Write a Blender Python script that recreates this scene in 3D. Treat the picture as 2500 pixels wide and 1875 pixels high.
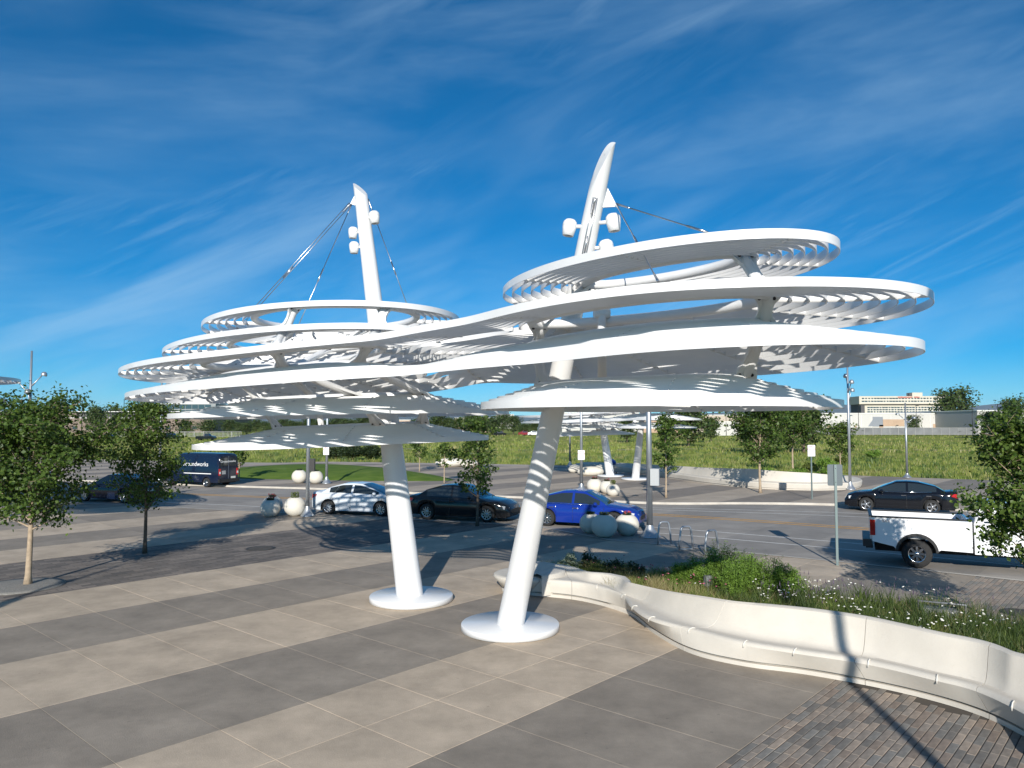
import bpy, bmesh, math, random
import numpy as np
from mathutils import Vector, Matrix
random.seed(7); RNG = np.random.default_rng(7)
for o in list(bpy.data.objects): bpy.data.objects.remove(o, do_unlink=True)
SC = bpy.context.scene
COL = SC.collection
# ---------------------------------------------------------------- camera
cam = bpy.data.cameras.new('camera'); cam_o = bpy.data.objects.new('camera', cam); COL.objects.link(cam_o)
cam.sensor_width = 36.0; cam.lens = 1850.0/2500.0*36.0
cam.clip_start = 0.1; cam.clip_end = 60000
EYE = 4.5
cam_o.location = (0, 0, EYE); cam_o.rotation_euler = (math.radians(90+3.017), 0, 0)
SC.camera = cam_o
SC.render.resolution_x = 1024; SC.render.resolution_y = 768
# ---------------------------------------------------------------- sky and sun
SKY_LIFT = 0.042
SUN_EL = math.radians(22.0)
SUN_AZ = math.atan2(0.085, 1.0)          # shadows run this far east of +Y
sdir = Vector((-math.sin(SUN_AZ)*math.cos(SUN_EL), -math.cos(SUN_AZ)*math.cos(SUN_EL), math.sin(SUN_EL)))  # towards the sun
w = bpy.data.worlds.new('World'); SC.world = w; w.use_nodes = True
nt = w.node_tree; nt.nodes.clear()
def N(tree, typ, **kw):
    n = tree.nodes.new(typ)
    for k, v in kw.items(): setattr(n, k, v)
    return n
L = lambda tree, a, b: tree.links.new(a, b)
out = N(nt, 'ShaderNodeOutputWorld'); bg = N(nt, 'ShaderNodeBackground'); bg.inputs['Strength'].default_value = 0.092
geo = N(nt, 'ShaderNodeTexCoord'); sep = N(nt, 'ShaderNodeSeparateXYZ'); L(nt, geo.outputs['Generated'], sep.inputs[0])
zc = N(nt, 'ShaderNodeMath', operation='MAXIMUM'); L(nt, sep.outputs['Z'], zc.inputs[0]); zc.inputs[1].default_value = 0.0
zl = N(nt, 'ShaderNodeMath', operation='MULTIPLY_ADD'); L(nt, zc.outputs[0], zl.inputs[0]); zl.inputs[1].default_value = 1.0; zl.inputs[2].default_value = SKY_LIFT
sv = N(nt, 'ShaderNodeCombineXYZ'); L(nt, sep.outputs['X'], sv.inputs[0]); L(nt, sep.outputs['Y'], sv.inputs[1]); L(nt, zl.outputs[0], sv.inputs[2])
sky = N(nt, 'ShaderNodeTexSky'); sky.sky_type = 'NISHITA'; sky.sun_disc = False; L(nt, sv.outputs[0], sky.inputs['Vector'])
sky.sun_elevation = SUN_EL; sky.sun_rotation = math.pi + SUN_AZ
sky.altitude = 1600; sky.air_density = 1.0; sky.dust_density = 0.2; sky.ozone_density = 3.0
hs = N(nt, 'ShaderNodeHueSaturation'); hs.inputs['Saturation'].default_value = 1.68; hs.inputs['Value'].default_value = 1.0
L(nt, sky.outputs[0], hs.inputs['Color'])
tint = N(nt, 'ShaderNodeMixRGB'); tint.blend_type = 'MULTIPLY'; tint.inputs[0].default_value = 1; tint.inputs[2].default_value = (.68, 1.02, .98, 1); L(nt, hs.outputs[0], tint.inputs[1])
# thin cirrus: long soft wisps that climb to the right, over a broad patchy veil
def cloud(roty, scl, scale, lo, hi, detail=6, off=(0,0,0), dist=0.6, rough=.6):
    mp = N(nt, 'ShaderNodeMapping'); mp.vector_type = 'TEXTURE'; mp.inputs['Rotation'].default_value = (0, math.radians(roty), math.radians(8)); mp.inputs['Scale'].default_value = scl; mp.inputs['Location'].default_value = off
    L(nt, geo.outputs['Generated'], mp.inputs[0])
    no = N(nt, 'ShaderNodeTexNoise'); no.inputs['Scale'].default_value = scale; no.inputs['Detail'].default_value = detail; no.inputs['Distortion'].default_value = dist; no.inputs['Roughness'].default_value = rough
    L(nt, mp.outputs[0], no.inputs['Vector'])
    mr = N(nt, 'ShaderNodeMapRange'); mr.interpolation_type = 'SMOOTHSTEP'; mr.inputs[1].default_value = lo; mr.inputs[2].default_value = hi
    L(nt, no.outputs['Fac'], mr.inputs[0]); return mr.outputs[0]
c1 = cloud(-24, (1.0, 1.0, .20), 2.4, .36, .80, 7, (.3, .1, .2), dist=.45, rough=.55)
c2 = cloud(-16, (1.0, 1.0, .42), 1.7, .36, .60, 3, (.15, .7, .33), dist=.25, rough=.5)
c3 = cloud(-30, (1.0, 1.0, .10), 4.5, .42, .85, 8, (.6, .2, .9), dist=.4, rough=.62)
c4 = cloud(-6, (1.0, 1.0, .22), 1.6, .42, .76, 7, (.9, .4, .1), dist=.3, rough=.55)
m13 = N(nt, 'ShaderNodeMath', operation='MAXIMUM'); L(nt, c1, m13.inputs[0]); c3s = N(nt, 'ShaderNodeMath', operation='MULTIPLY'); L(nt, c3, c3s.inputs[0]); c3s.inputs[1].default_value = .55; L(nt, c3s.outputs[0], m13.inputs[1])
cm = N(nt, 'ShaderNodeMath', operation='MULTIPLY'); L(nt, m13.outputs[0], cm.inputs[0]); L(nt, c2, cm.inputs[1])
c4s = N(nt, 'ShaderNodeMath', operation='MULTIPLY'); L(nt, c4, c4s.inputs[0]); c4s.inputs[1].default_value = .62
cmx = N(nt, 'ShaderNodeMath', operation='MAXIMUM'); L(nt, cm.outputs[0], cmx.inputs[0]); L(nt, c4s.outputs[0], cmx.inputs[1])
cs = N(nt, 'ShaderNodeMath', operation='MULTIPLY'); L(nt, cmx.outputs[0], cs.inputs[0]); cs.inputs[1].default_value = 0.46
mixc = N(nt, 'ShaderNodeMixRGB'); L(nt, cs.outputs[0], mixc.inputs[0]); L(nt, tint.outputs[0], mixc.inputs[1]); mixc.inputs[2].default_value = (4.4, 6.6, 8.4, 1)
L(nt, mixc.outputs[0], bg.inputs['Color']); L(nt, bg.outputs[0], out.inputs[0])
sl = bpy.data.lights.new('sun', 'SUN'); sl.energy = 5.0; sl.angle = math.radians(0.5); sl.color = (1.0, 0.945, 0.86)
so = bpy.data.objects.new('sun', sl); COL.objects.link(so); so.rotation_euler = (-sdir).to_track_quat('-Z', 'Y').to_euler()
SC.view_settings.view_transform = 'Standard'; SC.view_settings.look = 'None'; SC.view_settings.exposure = 0.30; SC.view_settings.gamma = 1.0
SC.render.engine = 'CYCLES'
# ---------------------------------------------------------------- helpers
MATS = {}
def mat(name, col, rough=.6, metal=0., var=0., vscale=4., bump=0., bscale=60., spec=.5, coat=0., trans=0., col2=None, detail=4, emit=None, sub=None, coord='Object', stretch=None, info=0.):
    if name in MATS: return MATS[name]
    m = bpy.data.materials.new(name); m.use_nodes = True; t = m.node_tree; b = t.nodes['Principled BSDF']
    b.inputs['Base Color'].default_value = (*col, 1); b.inputs['Roughness'].default_value = rough; b.inputs['Metallic'].default_value = metal
    b.inputs['Specular IOR Level'].default_value = spec; b.inputs['Coat Weight'].default_value = coat; b.inputs['Coat Roughness'].default_value = .06
    b.inputs['Transmission Weight'].default_value = trans
    tc = N(t, 'ShaderNodeTexCoord'); vec = tc.outputs[coord]
    if stretch:
        mp = N(t, 'ShaderNodeMapping'); mp.inputs['Scale'].default_value = stretch; L(t, vec, mp.inputs[0]); vec = mp.outputs[0]
    src = None
    if var > 0 or col2:
        no = N(t, 'ShaderNodeTexNoise'); no.inputs['Scale'].default_value = vscale; no.inputs['Detail'].default_value = detail; L(t, vec, no.inputs['Vector'])
        c2 = col2 if col2 else tuple(min(1, c*(1+var)) for c in col); c1 = col if col2 else tuple(c*(1-var) for c in col)
        rp = N(t, 'ShaderNodeValToRGB'); rp.color_ramp.elements[0].position = .32; rp.color_ramp.elements[1].position = .68
        rp.color_ramp.elements[0].color = (*c1, 1); rp.color_ramp.elements[1].color = (*c2, 1)
        L(t, no.outputs['Fac'], rp.inputs[0]); src = rp.outputs[0]
    if info > 0:       # each object a little lighter or darker than the next
        oi = N(t, 'ShaderNodeObjectInfo'); mr = N(t, 'ShaderNodeMapRange'); mr.inputs[3].default_value = 1-info; mr.inputs[4].default_value = 1+info
        L(t, oi.outputs['Random'], mr.inputs[0]); mx = N(t, 'ShaderNodeVectorMath', operation='SCALE')
        if src: L(t, src, mx.inputs[0])
        else: mx.inputs[0].default_value = col
        L(t, mr.outputs[0], mx.inputs['Scale']); src = mx.outputs[0]
    if src: L(t, src, b.inputs['Base Color'])
    if bump > 0:
        n2 = N(t, 'ShaderNodeTexNoise'); n2.inputs['Scale'].default_value = bscale; n2.inputs['Detail'].default_value = 3; L(t, vec, n2.inputs['Vector'])
        bp = N(t, 'ShaderNodeBump'); bp.inputs['Strength'].default_value = bump; bp.inputs['Distance'].default_value = .02; L(t, n2.outputs['Fac'], bp.inputs['Height']); L(t, bp.outputs[0], b.inputs['Normal'])
    if emit: b.inputs['Emission Color'].default_value = (*emit, 1); b.inputs['Emission Strength'].default_value = 1
    MATS[name] = m; return m
def glass_dark(name, tint=(.02,.025,.03)): return mat(name, tint, rough=.04, spec=.8, coat=.6)
class MB:
    def __init__(s): s.v = []; s.f = []; s.sm = []
    def add(s, vs, fs, smooth=False):
        o = len(s.v); s.v.extend(tuple(map(float, p)) for p in vs); s.f.extend(tuple(i+o for i in f) for f in fs); s.sm.extend([smooth]*len(fs)); return s
    def box(s, c, d, rz=0., M=None):
        x, y, z = d[0]/2, d[1]/2, d[2]/2
        P = [Vector(p) for p in ((-x,-y,-z),(x,-y,-z),(x,y,-z),(-x,y,-z),(-x,-y,z),(x,-y,z),(x,y,z),(-x,y,z))]
        R = Matrix.Rotation(rz, 3, 'Z') if M is None else M
        P = [R @ p + Vector(c) for p in P]
        return s.add(P, [(3,2,1,0),(4,5,6,7),(0,1,5,4),(1,2,6,5),(2,3,7,6),(3,0,4,7)])
    def tube(s, path, r, n=10, closed=False, cap=True, flat=None):
        path = [Vector(p) for p in path]; m = len(path); rr = r if hasattr(r, '__len__') else [r]*m
        vs = []; prev = None
        for i, p in enumerate(path):
            a = path[(i-1) % m] if (closed or i > 0) else p; b = path[(i+1) % m] if (closed or i < m-1) else p
            t = (b-a).normalized() if (b-a).length > 1e-9 else Vector((0,0,1))
            if prev is None: u = t.orthogonal().normalized(); u = (Vector((0,0,1)) - t*t.z).normalized() if abs(t.z) < .95 else u
            else: u = (prev - t*prev.dot(t)).normalized()
            prev = u; w_ = t.cross(u)
            for k in range(n):
                an = 2*math.pi*k/n; vs.append(p + (u*math.cos(an)+w_*math.sin(an))*rr[i])
        fs = []
        for i in range(m if closed else m-1):
            j = (i+1) % m
            for k in range(n): fs.append((i*n+k, i*n+(k+1)%n, j*n+(k+1)%n, j*n+k))
        o = len(s.v); s.add(vs, fs, True)
        if cap and not closed:
            s.f.append(tuple(o+k for k in reversed(range(n)))); s.sm.append(False)
            s.f.append(tuple(o+(m-1)*n+k for k in range(n))); s.sm.append(False)
        return s
    def lathe(s, prof, n=24, c=(0,0,0), M=None, smooth=True, capb=True, capt=True):
        vs = []; c = Vector(c); R = M if M is not None else Matrix.Identity(3)
        for r, z in prof:
            for k in range(n):
                an = 2*math.pi*k/n; vs.append(R @ Vector((r*math.cos(an), r*math.sin(an), z)) + c)
        m = len(prof); fs = [(i*n+k, i*n+(k+1)%n, (i+1)*n+(k+1)%n, (i+1)*n+k) for i in range(m-1) for k in range(n)]
        o = len(s.v); s.add(vs, fs, smooth)
        if capb: s.f.append(tuple(o+k for k in reversed(range(n)))); s.sm.append(False)
        if capt: s.f.append(tuple(o+(m-1)*n+k for k in range(n))); s.sm.append(False)
        return s
    def prism(s, poly, z0, z1):
        n = len(poly); vs = [(*p, z0) for p in poly]+[(*p, z1) for p in poly]
        return s.add(vs, [tuple(reversed(range(n))), tuple(range(n, 2*n))]+[(i, (i+1)%n, n+(i+1)%n, n+i) for i in range(n)])
    def mesh(s, name):
        me = bpy.data.meshes.new(name); me.from_pydata(s.v, [], s.f)
        me.polygons.foreach_set('use_smooth', s.sm); me.update(); return me
    def build(s, name, m, parent=None, auto=None):
        return mk(name, s.mesh(name), m, parent)
def mk(name, me, m, parent=None):
    if m is not None and not me.materials: me.materials.append(m)
    o = bpy.data.objects.new(name, me); COL.objects.link(o)
    if parent is not None: o.parent = parent
    return o
def tag(o, label=None, cat=None, group=None, kind=None):
    if label: o['label'] = label
    if cat: o['category'] = cat
    if group: o['group'] = group
    if kind: o['kind'] = kind
    return o
def empty(name, loc=(0,0,0), rz=0., label=None, cat=None, group=None):
    o = bpy.data.objects.new(name, None); COL.objects.link(o); o.location = loc; o.rotation_euler = (0,0,rz); o.empty_display_size = .2
    return tag(o, label, cat, group)
def copy_tree(o, parent=None):
    c = o.copy(); COL.objects.link(c); c.parent = parent
    for ch in [k for k in o.children]: copy_tree(ch, c)
    return c
def np_mesh(name, V, F, smooth=False):
    """V (n,3) float array, F (m,k) int array with k = 3 or 4"""
    me = bpy.data.meshes.new(name); V = np.asarray(V, np.float32); F = np.asarray(F, np.int32); k = F.shape[1]
    me.vertices.add(len(V)); me.vertices.foreach_set('co', V.ravel()); me.loops.add(F.size); me.loops.foreach_set('vertex_index', F.ravel())
    me.polygons.add(len(F)); me.polygons.foreach_set('loop_start', np.arange(0, F.size, k, dtype=np.int32)); me.polygons.foreach_set('loop_total', np.full(len(F), k, np.int32))
    if smooth: me.polygons.foreach_set('use_smooth', np.ones(len(F), bool))
    me.update(); me.validate(); return me
def spline(P, n, closed=False):
    """Catmull-Rom through the points, resampled evenly to n points"""
    P = np.asarray(P, float); m = len(P); out_ = []
    for i in range(m if closed else m-1):
        g = lambda k: P[k % m] if closed else P[min(max(k, 0), m-1)]
        a, b, c, d = g(i-1), g(i), g(i+1), g(i+2)
        for t in np.linspace(0, 1, 24, endpoint=False):
            out_.append(.5*((2*b)+(c-a)*t+(2*a-5*b+4*c-d)*t*t+(3*b-a-3*c+d)*t**3))
    out_.append(P[0] if closed else P[-1]); Q = np.array(out_)
    s = np.concatenate([[0], np.cumsum(np.linalg.norm(np.diff(Q, axis=0), axis=1))])
    u = np.linspace(0, s[-1], n+1)[:-1] if closed else np.linspace(0, s[-1], n)
    return np.stack([np.interp(u, s, Q[:, k]) for k in range(Q.shape[1])], 1)
# ================================================================ ground, plaza, road
E1 = np.array((math.cos(math.radians(48.5)), math.sin(math.radians(48.5)))); E2 = np.array((-E1[1], E1[0]))   # along and across the paving bands
ST = lambda s, t: tuple(E1*s+E2*t)
TAN = mat('tan_concrete', (.455,.372,.280), rough=.85, var=.10, vscale=.55, bump=.25, bscale=45, detail=8, coord='Object', info=.055)
DARK = mat('grey_concrete', (.262,.224,.180), rough=.85, var=.12, vscale=.5, bump=.25, bscale=45, detail=8, info=.05)
def speckle(m, amt=.5):   # fine dirt specks and broad stains
    t = m.node_tree; b = t.nodes['Principled BSDF']; src = b.inputs['Base Color'].links[0].from_socket
    tc = N(t, 'ShaderNodeTexCoord')
    gm = N(t, 'ShaderNodeNewGeometry')
    n1 = N(t, 'ShaderNodeTexNoise'); n1.inputs['Scale'].default_value = 1.1; n1.inputs['Detail'].default_value = 10; n1.inputs['Roughness'].default_value = .72; L(t, gm.outputs['Position'], n1.inputs['Vector'])
    r1 = N(t, 'ShaderNodeMapRange'); r1.inputs[1].default_value = .3; r1.inputs[2].default_value = .7; r1.inputs[3].default_value = 1-.35*amt; r1.inputs[4].default_value = 1+.22*amt; L(t, n1.outputs['Fac'], r1.inputs[0])
    v = N(t, 'ShaderNodeTexVoronoi'); v.inputs['Scale'].default_value = 2.3; L(t, gm.outputs['Position'], v.inputs['Vector'])
    r2 = N(t, 'ShaderNodeMapRange'); r2.inputs[1].default_value = .02; r2.inputs[2].default_value = .075; r2.inputs[3].default_value = 1-.35*amt; r2.inputs[4].default_value = 1; L(t, v.outputs['Distance'], r2.inputs[0])
    mm = N(t, 'ShaderNodeMath', operation='MULTIPLY'); L(t, r1.outputs[0], mm.inputs[0]); L(t, r2.outputs[0], mm.inputs[1])
    sc = N(t, 'ShaderNodeVectorMath', operation='SCALE'); L(t, src, sc.inputs[0]); L(t, mm.outputs[0], sc.inputs['Scale']); L(t, sc.outputs[0], b.inputs['Base Color'])
speckle(TAN, .72); speckle(DARK, .75)
JOINT = mat('joint_mortar', (.40,.325,.245), rough=.95, var=.2, vscale=3)
CONC = mat('kerb_concrete', (.44,.41,.36), rough=.85, var=.12, vscale=1.5, bump=.2)
# broad ground with the grassy field
def field_mat():
    m = bpy.data.materials.new('field_grass'); m.use_nodes = True; t = m.node_tree; b = t.nodes['Principled BSDF']; b.inputs['Roughness'].default_value = .95; b.inputs['Specular IOR Level'].default_value = .1
    gm = N(t, 'ShaderNodeNewGeometry'); mp = N(t, 'ShaderNodeMapping'); mp.inputs['Scale'].default_value = (.035,.075,.05); L(t, gm.outputs['Position'], mp.inputs[0])
    n1 = N(t, 'ShaderNodeTexNoise'); n1.inputs['Scale'].default_value = 1.; n1.inputs['Detail'].default_value = 9; n1.inputs['Roughness'].default_value = .65; L(t, mp.outputs[0], n1.inputs['Vector'])
    rp = N(t, 'ShaderNodeValToRGB'); e = rp.color_ramp.elements; e[0].position = .30; e[0].color = (.095,.15,.026,1); e[1].position = .72; e[1].color = (.31,.255,.125,1)
    for p, c in ((.42,(.165,.22,.035,1)),(.52,(.24,.27,.052,1)),(.62,(.285,.265,.08,1))): x = e.new(p); x.color = c
    L(t, n1.outputs['Fac'], rp.inputs[0])
    n2 = N(t, 'ShaderNodeTexNoise'); n2.inputs['Scale'].default_value = 1.3; n2.inputs['Detail'].default_value = 6; L(t, gm.outputs['Position'], n2.inputs['Vector'])
    r2 = N(t, 'ShaderNodeMapRange'); r2.inputs[1].default_value = .3; r2.inputs[2].default_value = .7; r2.inputs[3].default_value = .6; r2.inputs[4].default_value = 1.35; L(t, n2.outputs['Fac'], r2.inputs[0])
    sc = N(t, 'ShaderNodeVectorMath', operation='SCALE'); L(t, rp.outputs[0], sc.inputs[0]); L(t, r2.outputs[0], sc.inputs['Scale']); L(t, sc.outputs[0], b.inputs['Base Color'])
    bp = N(t, 'ShaderNodeBump'); bp.inputs['Strength'].default_value = .9; bp.inputs['Distance'].default_value = .4; L(t, n2.outputs['Fac'], bp.inputs['Height']); L(t, bp.outputs[0], b.inputs['Normal'])
    return m
FIELD = field_mat()
tag(MB().add([(-9000,-600,-.08),(9000,-600,-.08),(9000,12000,-.08),(-9000,12000,-.08)], [(0,1,2,3)]).build('ground', FIELD), kind='structure')
# plaza: joint bed with slabs standing in it
plaza = MB().add([(-60,-12,-.012),(45,-12,-.012),(45,30,-.012),(5,42,-.012),(-60,62,-.012)], [(0,1,2,3,4)]).build('plaza', JOINT); tag(plaza, kind='structure')
JD = mat('joint_dark', (.20,.175,.145), rough=.95, var=.2, vscale=3)
for q in (4.75,10.78,16.75,31.6,37.6): tag(MB().add([(*ST(-14,q+.02),-.0095),(*ST(50,q+.02),-.0095),(*ST(50,q+2.96),-.0095),(*ST(-14,q+2.96),-.0095)],[(0,1,2,3)]).build('joint_bed', JD), kind='structure')
for q in (-6.2,): tag(MB().add([(*ST(4,q),-.0095),(*ST(40,q),-.0095),(*ST(40,4.75),-.0095),(*ST(4,4.75),-.0095)],[(0,1,2,3)]).build('paver_bedding', mat('sand_joint',(.07,.06,.05),rough=.95)), kind='structure')
SLABM = {}
def slab(s0, s1, t0, t1, m, gap=.0024):
    w_, h_ = s1-s0-2*gap, t1-t0-2*gap; key = (round(w_,3), round(h_,3), m.name)
    if key not in SLABM:
        b = MB(); e = .004; x, y = w_/2, h_/2
        b.add([(-x,-y,-.05),(x,-y,-.05),(x,y,-.05),(-x,y,-.05),(-x,-y,-.004),(x,-y,-.004),(x,y,-.004),(-x,y,-.004),(-x+e,-y+e,0),(x-e,-y+e,0),(x-e,y-e,0),(-x+e,y-e,0)],
              [(0,1,5,4),(1,2,6,5),(2,3,7,6),(3,0,4,7),(4,5,9,8),(5,6,10,9),(6,7,11,10),(7,4,8,11),(8,9,10,11)])
        SLABM[key] = b.mesh('slab')
    o = mk('slab', SLABM[key], m, plaza); c = ST((s0+s1)/2, (t0+t1)/2); o.location = (c[0], c[1], random.uniform(-.0015,.0005)); o.rotation_euler = (0,0,math.radians(48.5)); return o
T0 = [4.75,7.78,10.78,13.74,16.75,19.65,22.65]
for k in range(6):
    m = DARK if k % 2 == 0 else TAN
    s = 5.70-1.47*4
    while s < 34:
        x, y = ST(s, (T0[k]+T0[k+1])/2)
        if -24 < x < 24 and y > 6.5 and y < 36 and abs(x) < y*.78+3:
            if k == 1:
                mid = (T0[1]+T0[2])/2; slab(s, s+1.47, T0[1], mid, m); slab(s, s+1.47, mid, T0[2], m)
            elif k % 2 == 0 and False: pass
            else: slab(s, s+1.47, T0[k], T0[k+1], m)
        s += 1.47
for k in range(6):                       # the bands beyond the pavers
    t = 28.6+3*k; m = TAN if k % 2 == 0 else DARK
    for s in np.arange(-10, 44, 5.88):
        x, y = ST(s+2.9, t+1.5)
        if y > 12 and abs(x) < y*.8+6 and y < 62: slab(s, s+5.88, t, t+3, m)
# brick pavers, one by one where they can be told apart
BC = [mat('paver_'+n, c, rough=.85, var=.16, vscale=9, bump=.3, bscale=70, info=.12) for n, c in (('taupe',(.25,.212,.175)),('tan',(.305,.247,.195)),('charcoal',(.16,.146,.128)),('brown',(.235,.186,.147)),('slate',(.195,.183,.163)))]
PAV = {}
def paver(s, t, ln, wd, mi, single=True, acc=None):
    x, y = ln/2-.0025, wd/2-.007; e = .005
    vs = [(-x,-y,-.05),(x,-y,-.05),(x,y,-.05),(-x,y,-.05),(-x,-y,-.004),(x,-y,-.004),(x,y,-.004),(-x,y,-.004),(-x+e,-y+e,0),(x-e,-y+e,0),(x-e,y-e,0),(-x+e,y-e,0)]
    fs = [(0,1,5,4),(1,2,6,5),(2,3,7,6),(3,0,4,7),(4,5,9,8),(5,6,10,9),(6,7,11,10),(7,4,8,11),(8,9,10,11)]
    c = ST(s+ln/2, t+wd/2)
    if single:
        key = (round(ln,2), mi)
        if key not in PAV: PAV[key] = MB().add(vs, fs).mesh('brick')
        o = mk('brick', PAV[key], BC[mi], plaza); o.location = (*c, random.uniform(-.003,.001)); o.rotation_euler = (0,0,math.radians(48.5)+random.uniform(-.004,.004))
    else:
        R = Matrix.Rotation(math.radians(48.5), 3, 'Z'); z = random.uniform(-.003,.001)
        acc[mi].add([R @ Vector(v)+Vector((*c, z)) for v in vs], fs)
from bisect import bisect
def paver_zone(inside, s0, s1, t0, t1, single_key=None, nsingle=0):
    wd = .118; todo = []
    t = t1-wd
    while t > t0:
        s = s0+random.uniform(0,.3)
        while s < s1:
            ln = random.choice((.30,.36,.36,.42,.50)); x, y = ST(s+ln/2, t+wd/2)
            if inside(x, y): todo.append((s, t, ln, wd, random.choices(range(5), (5,3,3,3,3))[0], single_key(x, y) if single_key else 0))
            s += ln
        t -= wd
    todo.sort(key=lambda q: q[5]); acc = [MB() for _ in range(5)]
    for i, q in enumerate(todo): paver(*q[:5], single=i < nsingle, acc=acc)
    for i, a in enumerate(acc):
        if a.v: tag(a.build('brick_field', BC[i], plaza), kind='stuff')
def in_near(x, y): return y > 8.0 and x < 9.2 and y > 8 and x < .80*y+.4 and (y < 13.75-(x-5.6)*1.15)
vis = lambda x, y: (0 if (y > 10.15 and x < .685*y) else 50)+math.hypot(x, y)
paver_zone(in_near, 5, 17, -4, 4.745, vis, 300)
paver_zone(lambda x, y: x > 9.6 and y > 15 and x < 17.5 and x < .74*y+1 and y < 27.5-.33*x-.2*(x-13), 14, 30, -1.5, 4.745)
# far paver area in the left half: too fine to pick apart
def paver_mat():
    m = bpy.data.materials.new('paver_area'); m.use_nodes = True; t = m.node_tree; b = t.nodes['Principled BSDF']; b.inputs['Roughness'].default_value = .85
    gm = N(t, 'ShaderNodeNewGeometry'); mp = N(t, 'ShaderNodeMapping'); mp.vector_type = 'POINT'; mp.inputs['Rotation'].default_value = (0,0,math.radians(-48.5)); L(t, gm.outputs['Position'], mp.inputs[0])
    br = N(t, 'ShaderNodeTexBrick'); br.inputs['Scale'].default_value = 1.; br.inputs['Brick Width'].default_value = .62; br.inputs['Row Height'].default_value = .2; br.inputs['Mortar Size'].default_value = .012
    br.inputs['Color1'].default_value = (.105,.092,.08,1); br.inputs['Color2'].default_value = (.215,.18,.15,1); br.inputs['Mortar'].default_value = (.07,.06,.05,1); L(t, mp.outputs[0], br.inputs['Vector'])
    n2 = N(t, 'ShaderNodeTexNoise'); n2.inputs['Scale'].default_value = .8; n2.inputs['Detail'].default_value = 6; L(t, gm.outputs['Position'], n2.inputs['Vector'])
    r2 = N(t, 'ShaderNodeMapRange'); r2.inputs[1].default_value = .3; r2.inputs[2].default_value = .7; r2.inputs[3].default_value = .75; r2.inputs[4].default_value = 1.25; L(t, n2.outputs['Fac'], r2.inputs[0])
    sc = N(t, 'ShaderNodeVectorMath', operation='SCALE'); L(t, br.outputs[0], sc.inputs[0]); L(t, r2.outputs[0], sc.inputs['Scale']); L(t, sc.outputs[0], b.inputs['Base Color'])
    return m
PAVM = paver_mat()
tag(MB().add([(*ST(-14,22.655),-.003),(*ST(44,22.655),-.003),(*ST(44,28.595),-.003),(*ST(-14,28.595),-.003)], [(0,1,2,3)]).build('paver_walk', PAVM), kind='structure')
# road
def banded(name, ca, cb, rough=.88, amt=1.):
    """surface whose wide bands follow the plaza's 3 m pattern"""
    m = bpy.data.materials.new(name); m.use_nodes = True; t = m.node_tree; b = t.nodes['Principled BSDF']; b.inputs['Roughness'].default_value = rough
    gm = N(t, 'ShaderNodeNewGeometry'); dt = N(t, 'ShaderNodeVectorMath', operation='DOT_PRODUCT'); L(t, gm.outputs['Position'], dt.inputs[0]); dt.inputs[1].default_value = (E2[0], E2[1], 0)
    a = N(t, 'ShaderNodeMath', operation='SUBTRACT'); L(t, dt.outputs['Value'], a.inputs[0]); a.inputs[1].default_value = 4.75
    dv = N(t, 'ShaderNodeMath', operation='DIVIDE'); L(t, a.outputs[0], dv.inputs[0]); dv.inputs[1].default_value = 5.99
    fr = N(t, 'ShaderNodeMath', operation='FRACT'); L(t, dv.outputs[0], fr.inputs[0]); gt = N(t, 'ShaderNodeMath', operation='GREATER_THAN'); L(t, fr.outputs[0], gt.inputs[0]); gt.inputs[1].default_value = .5
    mx = N(t, 'ShaderNodeMixRGB'); L(t, gt.outputs[0], mx.inputs[0]); mx.inputs[1].default_value = (*ca,1); mx.inputs[2].default_value = (*cb,1)
    n2 = N(t, 'ShaderNodeTexNoise'); n2.inputs['Scale'].default_value = .6; n2.inputs['Detail'].default_value = 9; n2.inputs['Roughness'].default_value = .65; L(t, gm.outputs['Position'], n2.inputs['Vector'])
    r2 = N(t, 'ShaderNodeMapRange'); r2.inputs[1].default_value = .3; r2.inputs[2].default_value = .7; r2.inputs[3].default_value = .8; r2.inputs[4].default_value = 1.2; L(t, n2.outputs['Fac'], r2.inputs[0])
    sc = N(t, 'ShaderNodeVectorMath', operation='SCALE'); L(t, mx.outputs[0], sc.inputs[0]); L(t, r2.outputs[0], sc.inputs['Scale']); L(t, sc.outputs[0], b.inputs['Base Color'])
    return m
ROADM = banded('road_surface', (.245,.226,.203), (.285,.26,.23))
WALKM = banded('sidewalk_bands', (.215,.185,.155), (.37,.31,.245))
CL = spline([(-120,84),(-90,72),(-60,61.5),(-40,54.8),(-22.2,49.3),(-15.5,47),(-4,42.6),(6.7,38.1),(13.5,33.9),(22,27.5),(34,17),(50,2)], 160)
CT = np.gradient(CL, axis=0); CT /= np.linalg.norm(CT, axis=1)[:,None]; CN = np.stack([CT[:,1], -CT[:,0]], 1)      # points to the near side
def offs(d): return CL+CN*(d if np.isscalar(d) else np.asarray(d)[:,None])
near_d = 6.35+2.45*np.clip((CL[:,0]-3.5)/4.5, 0, 1)
NE = offs(near_d); FE = offs(-13.)
def strip(name, A, B, z, m, parent=None, kind='structure', zb=None):
    n = len(A); b = MB().add([(*p, z) for p in A]+[(*p, z if zb is None else zb) for p in B], [(i, i+1, n+i+1, n+i) for i in range(n-1)]); o = b.build(name, m, parent)
    return tag(o, kind=kind) if parent is None else o
strip('road', NE, FE, .006, ROADM)
strip('flush_kerb', offs(near_d+.16), offs(near_d-.02), .011, CONC)
WLINE = mat('road_paint_white', (.62,.60,.56), rough=.7, var=.15, vscale=6); OLINE = mat('road_paint_orange', (.62,.31,.045), rough=.7, var=.18, vscale=5)
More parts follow.
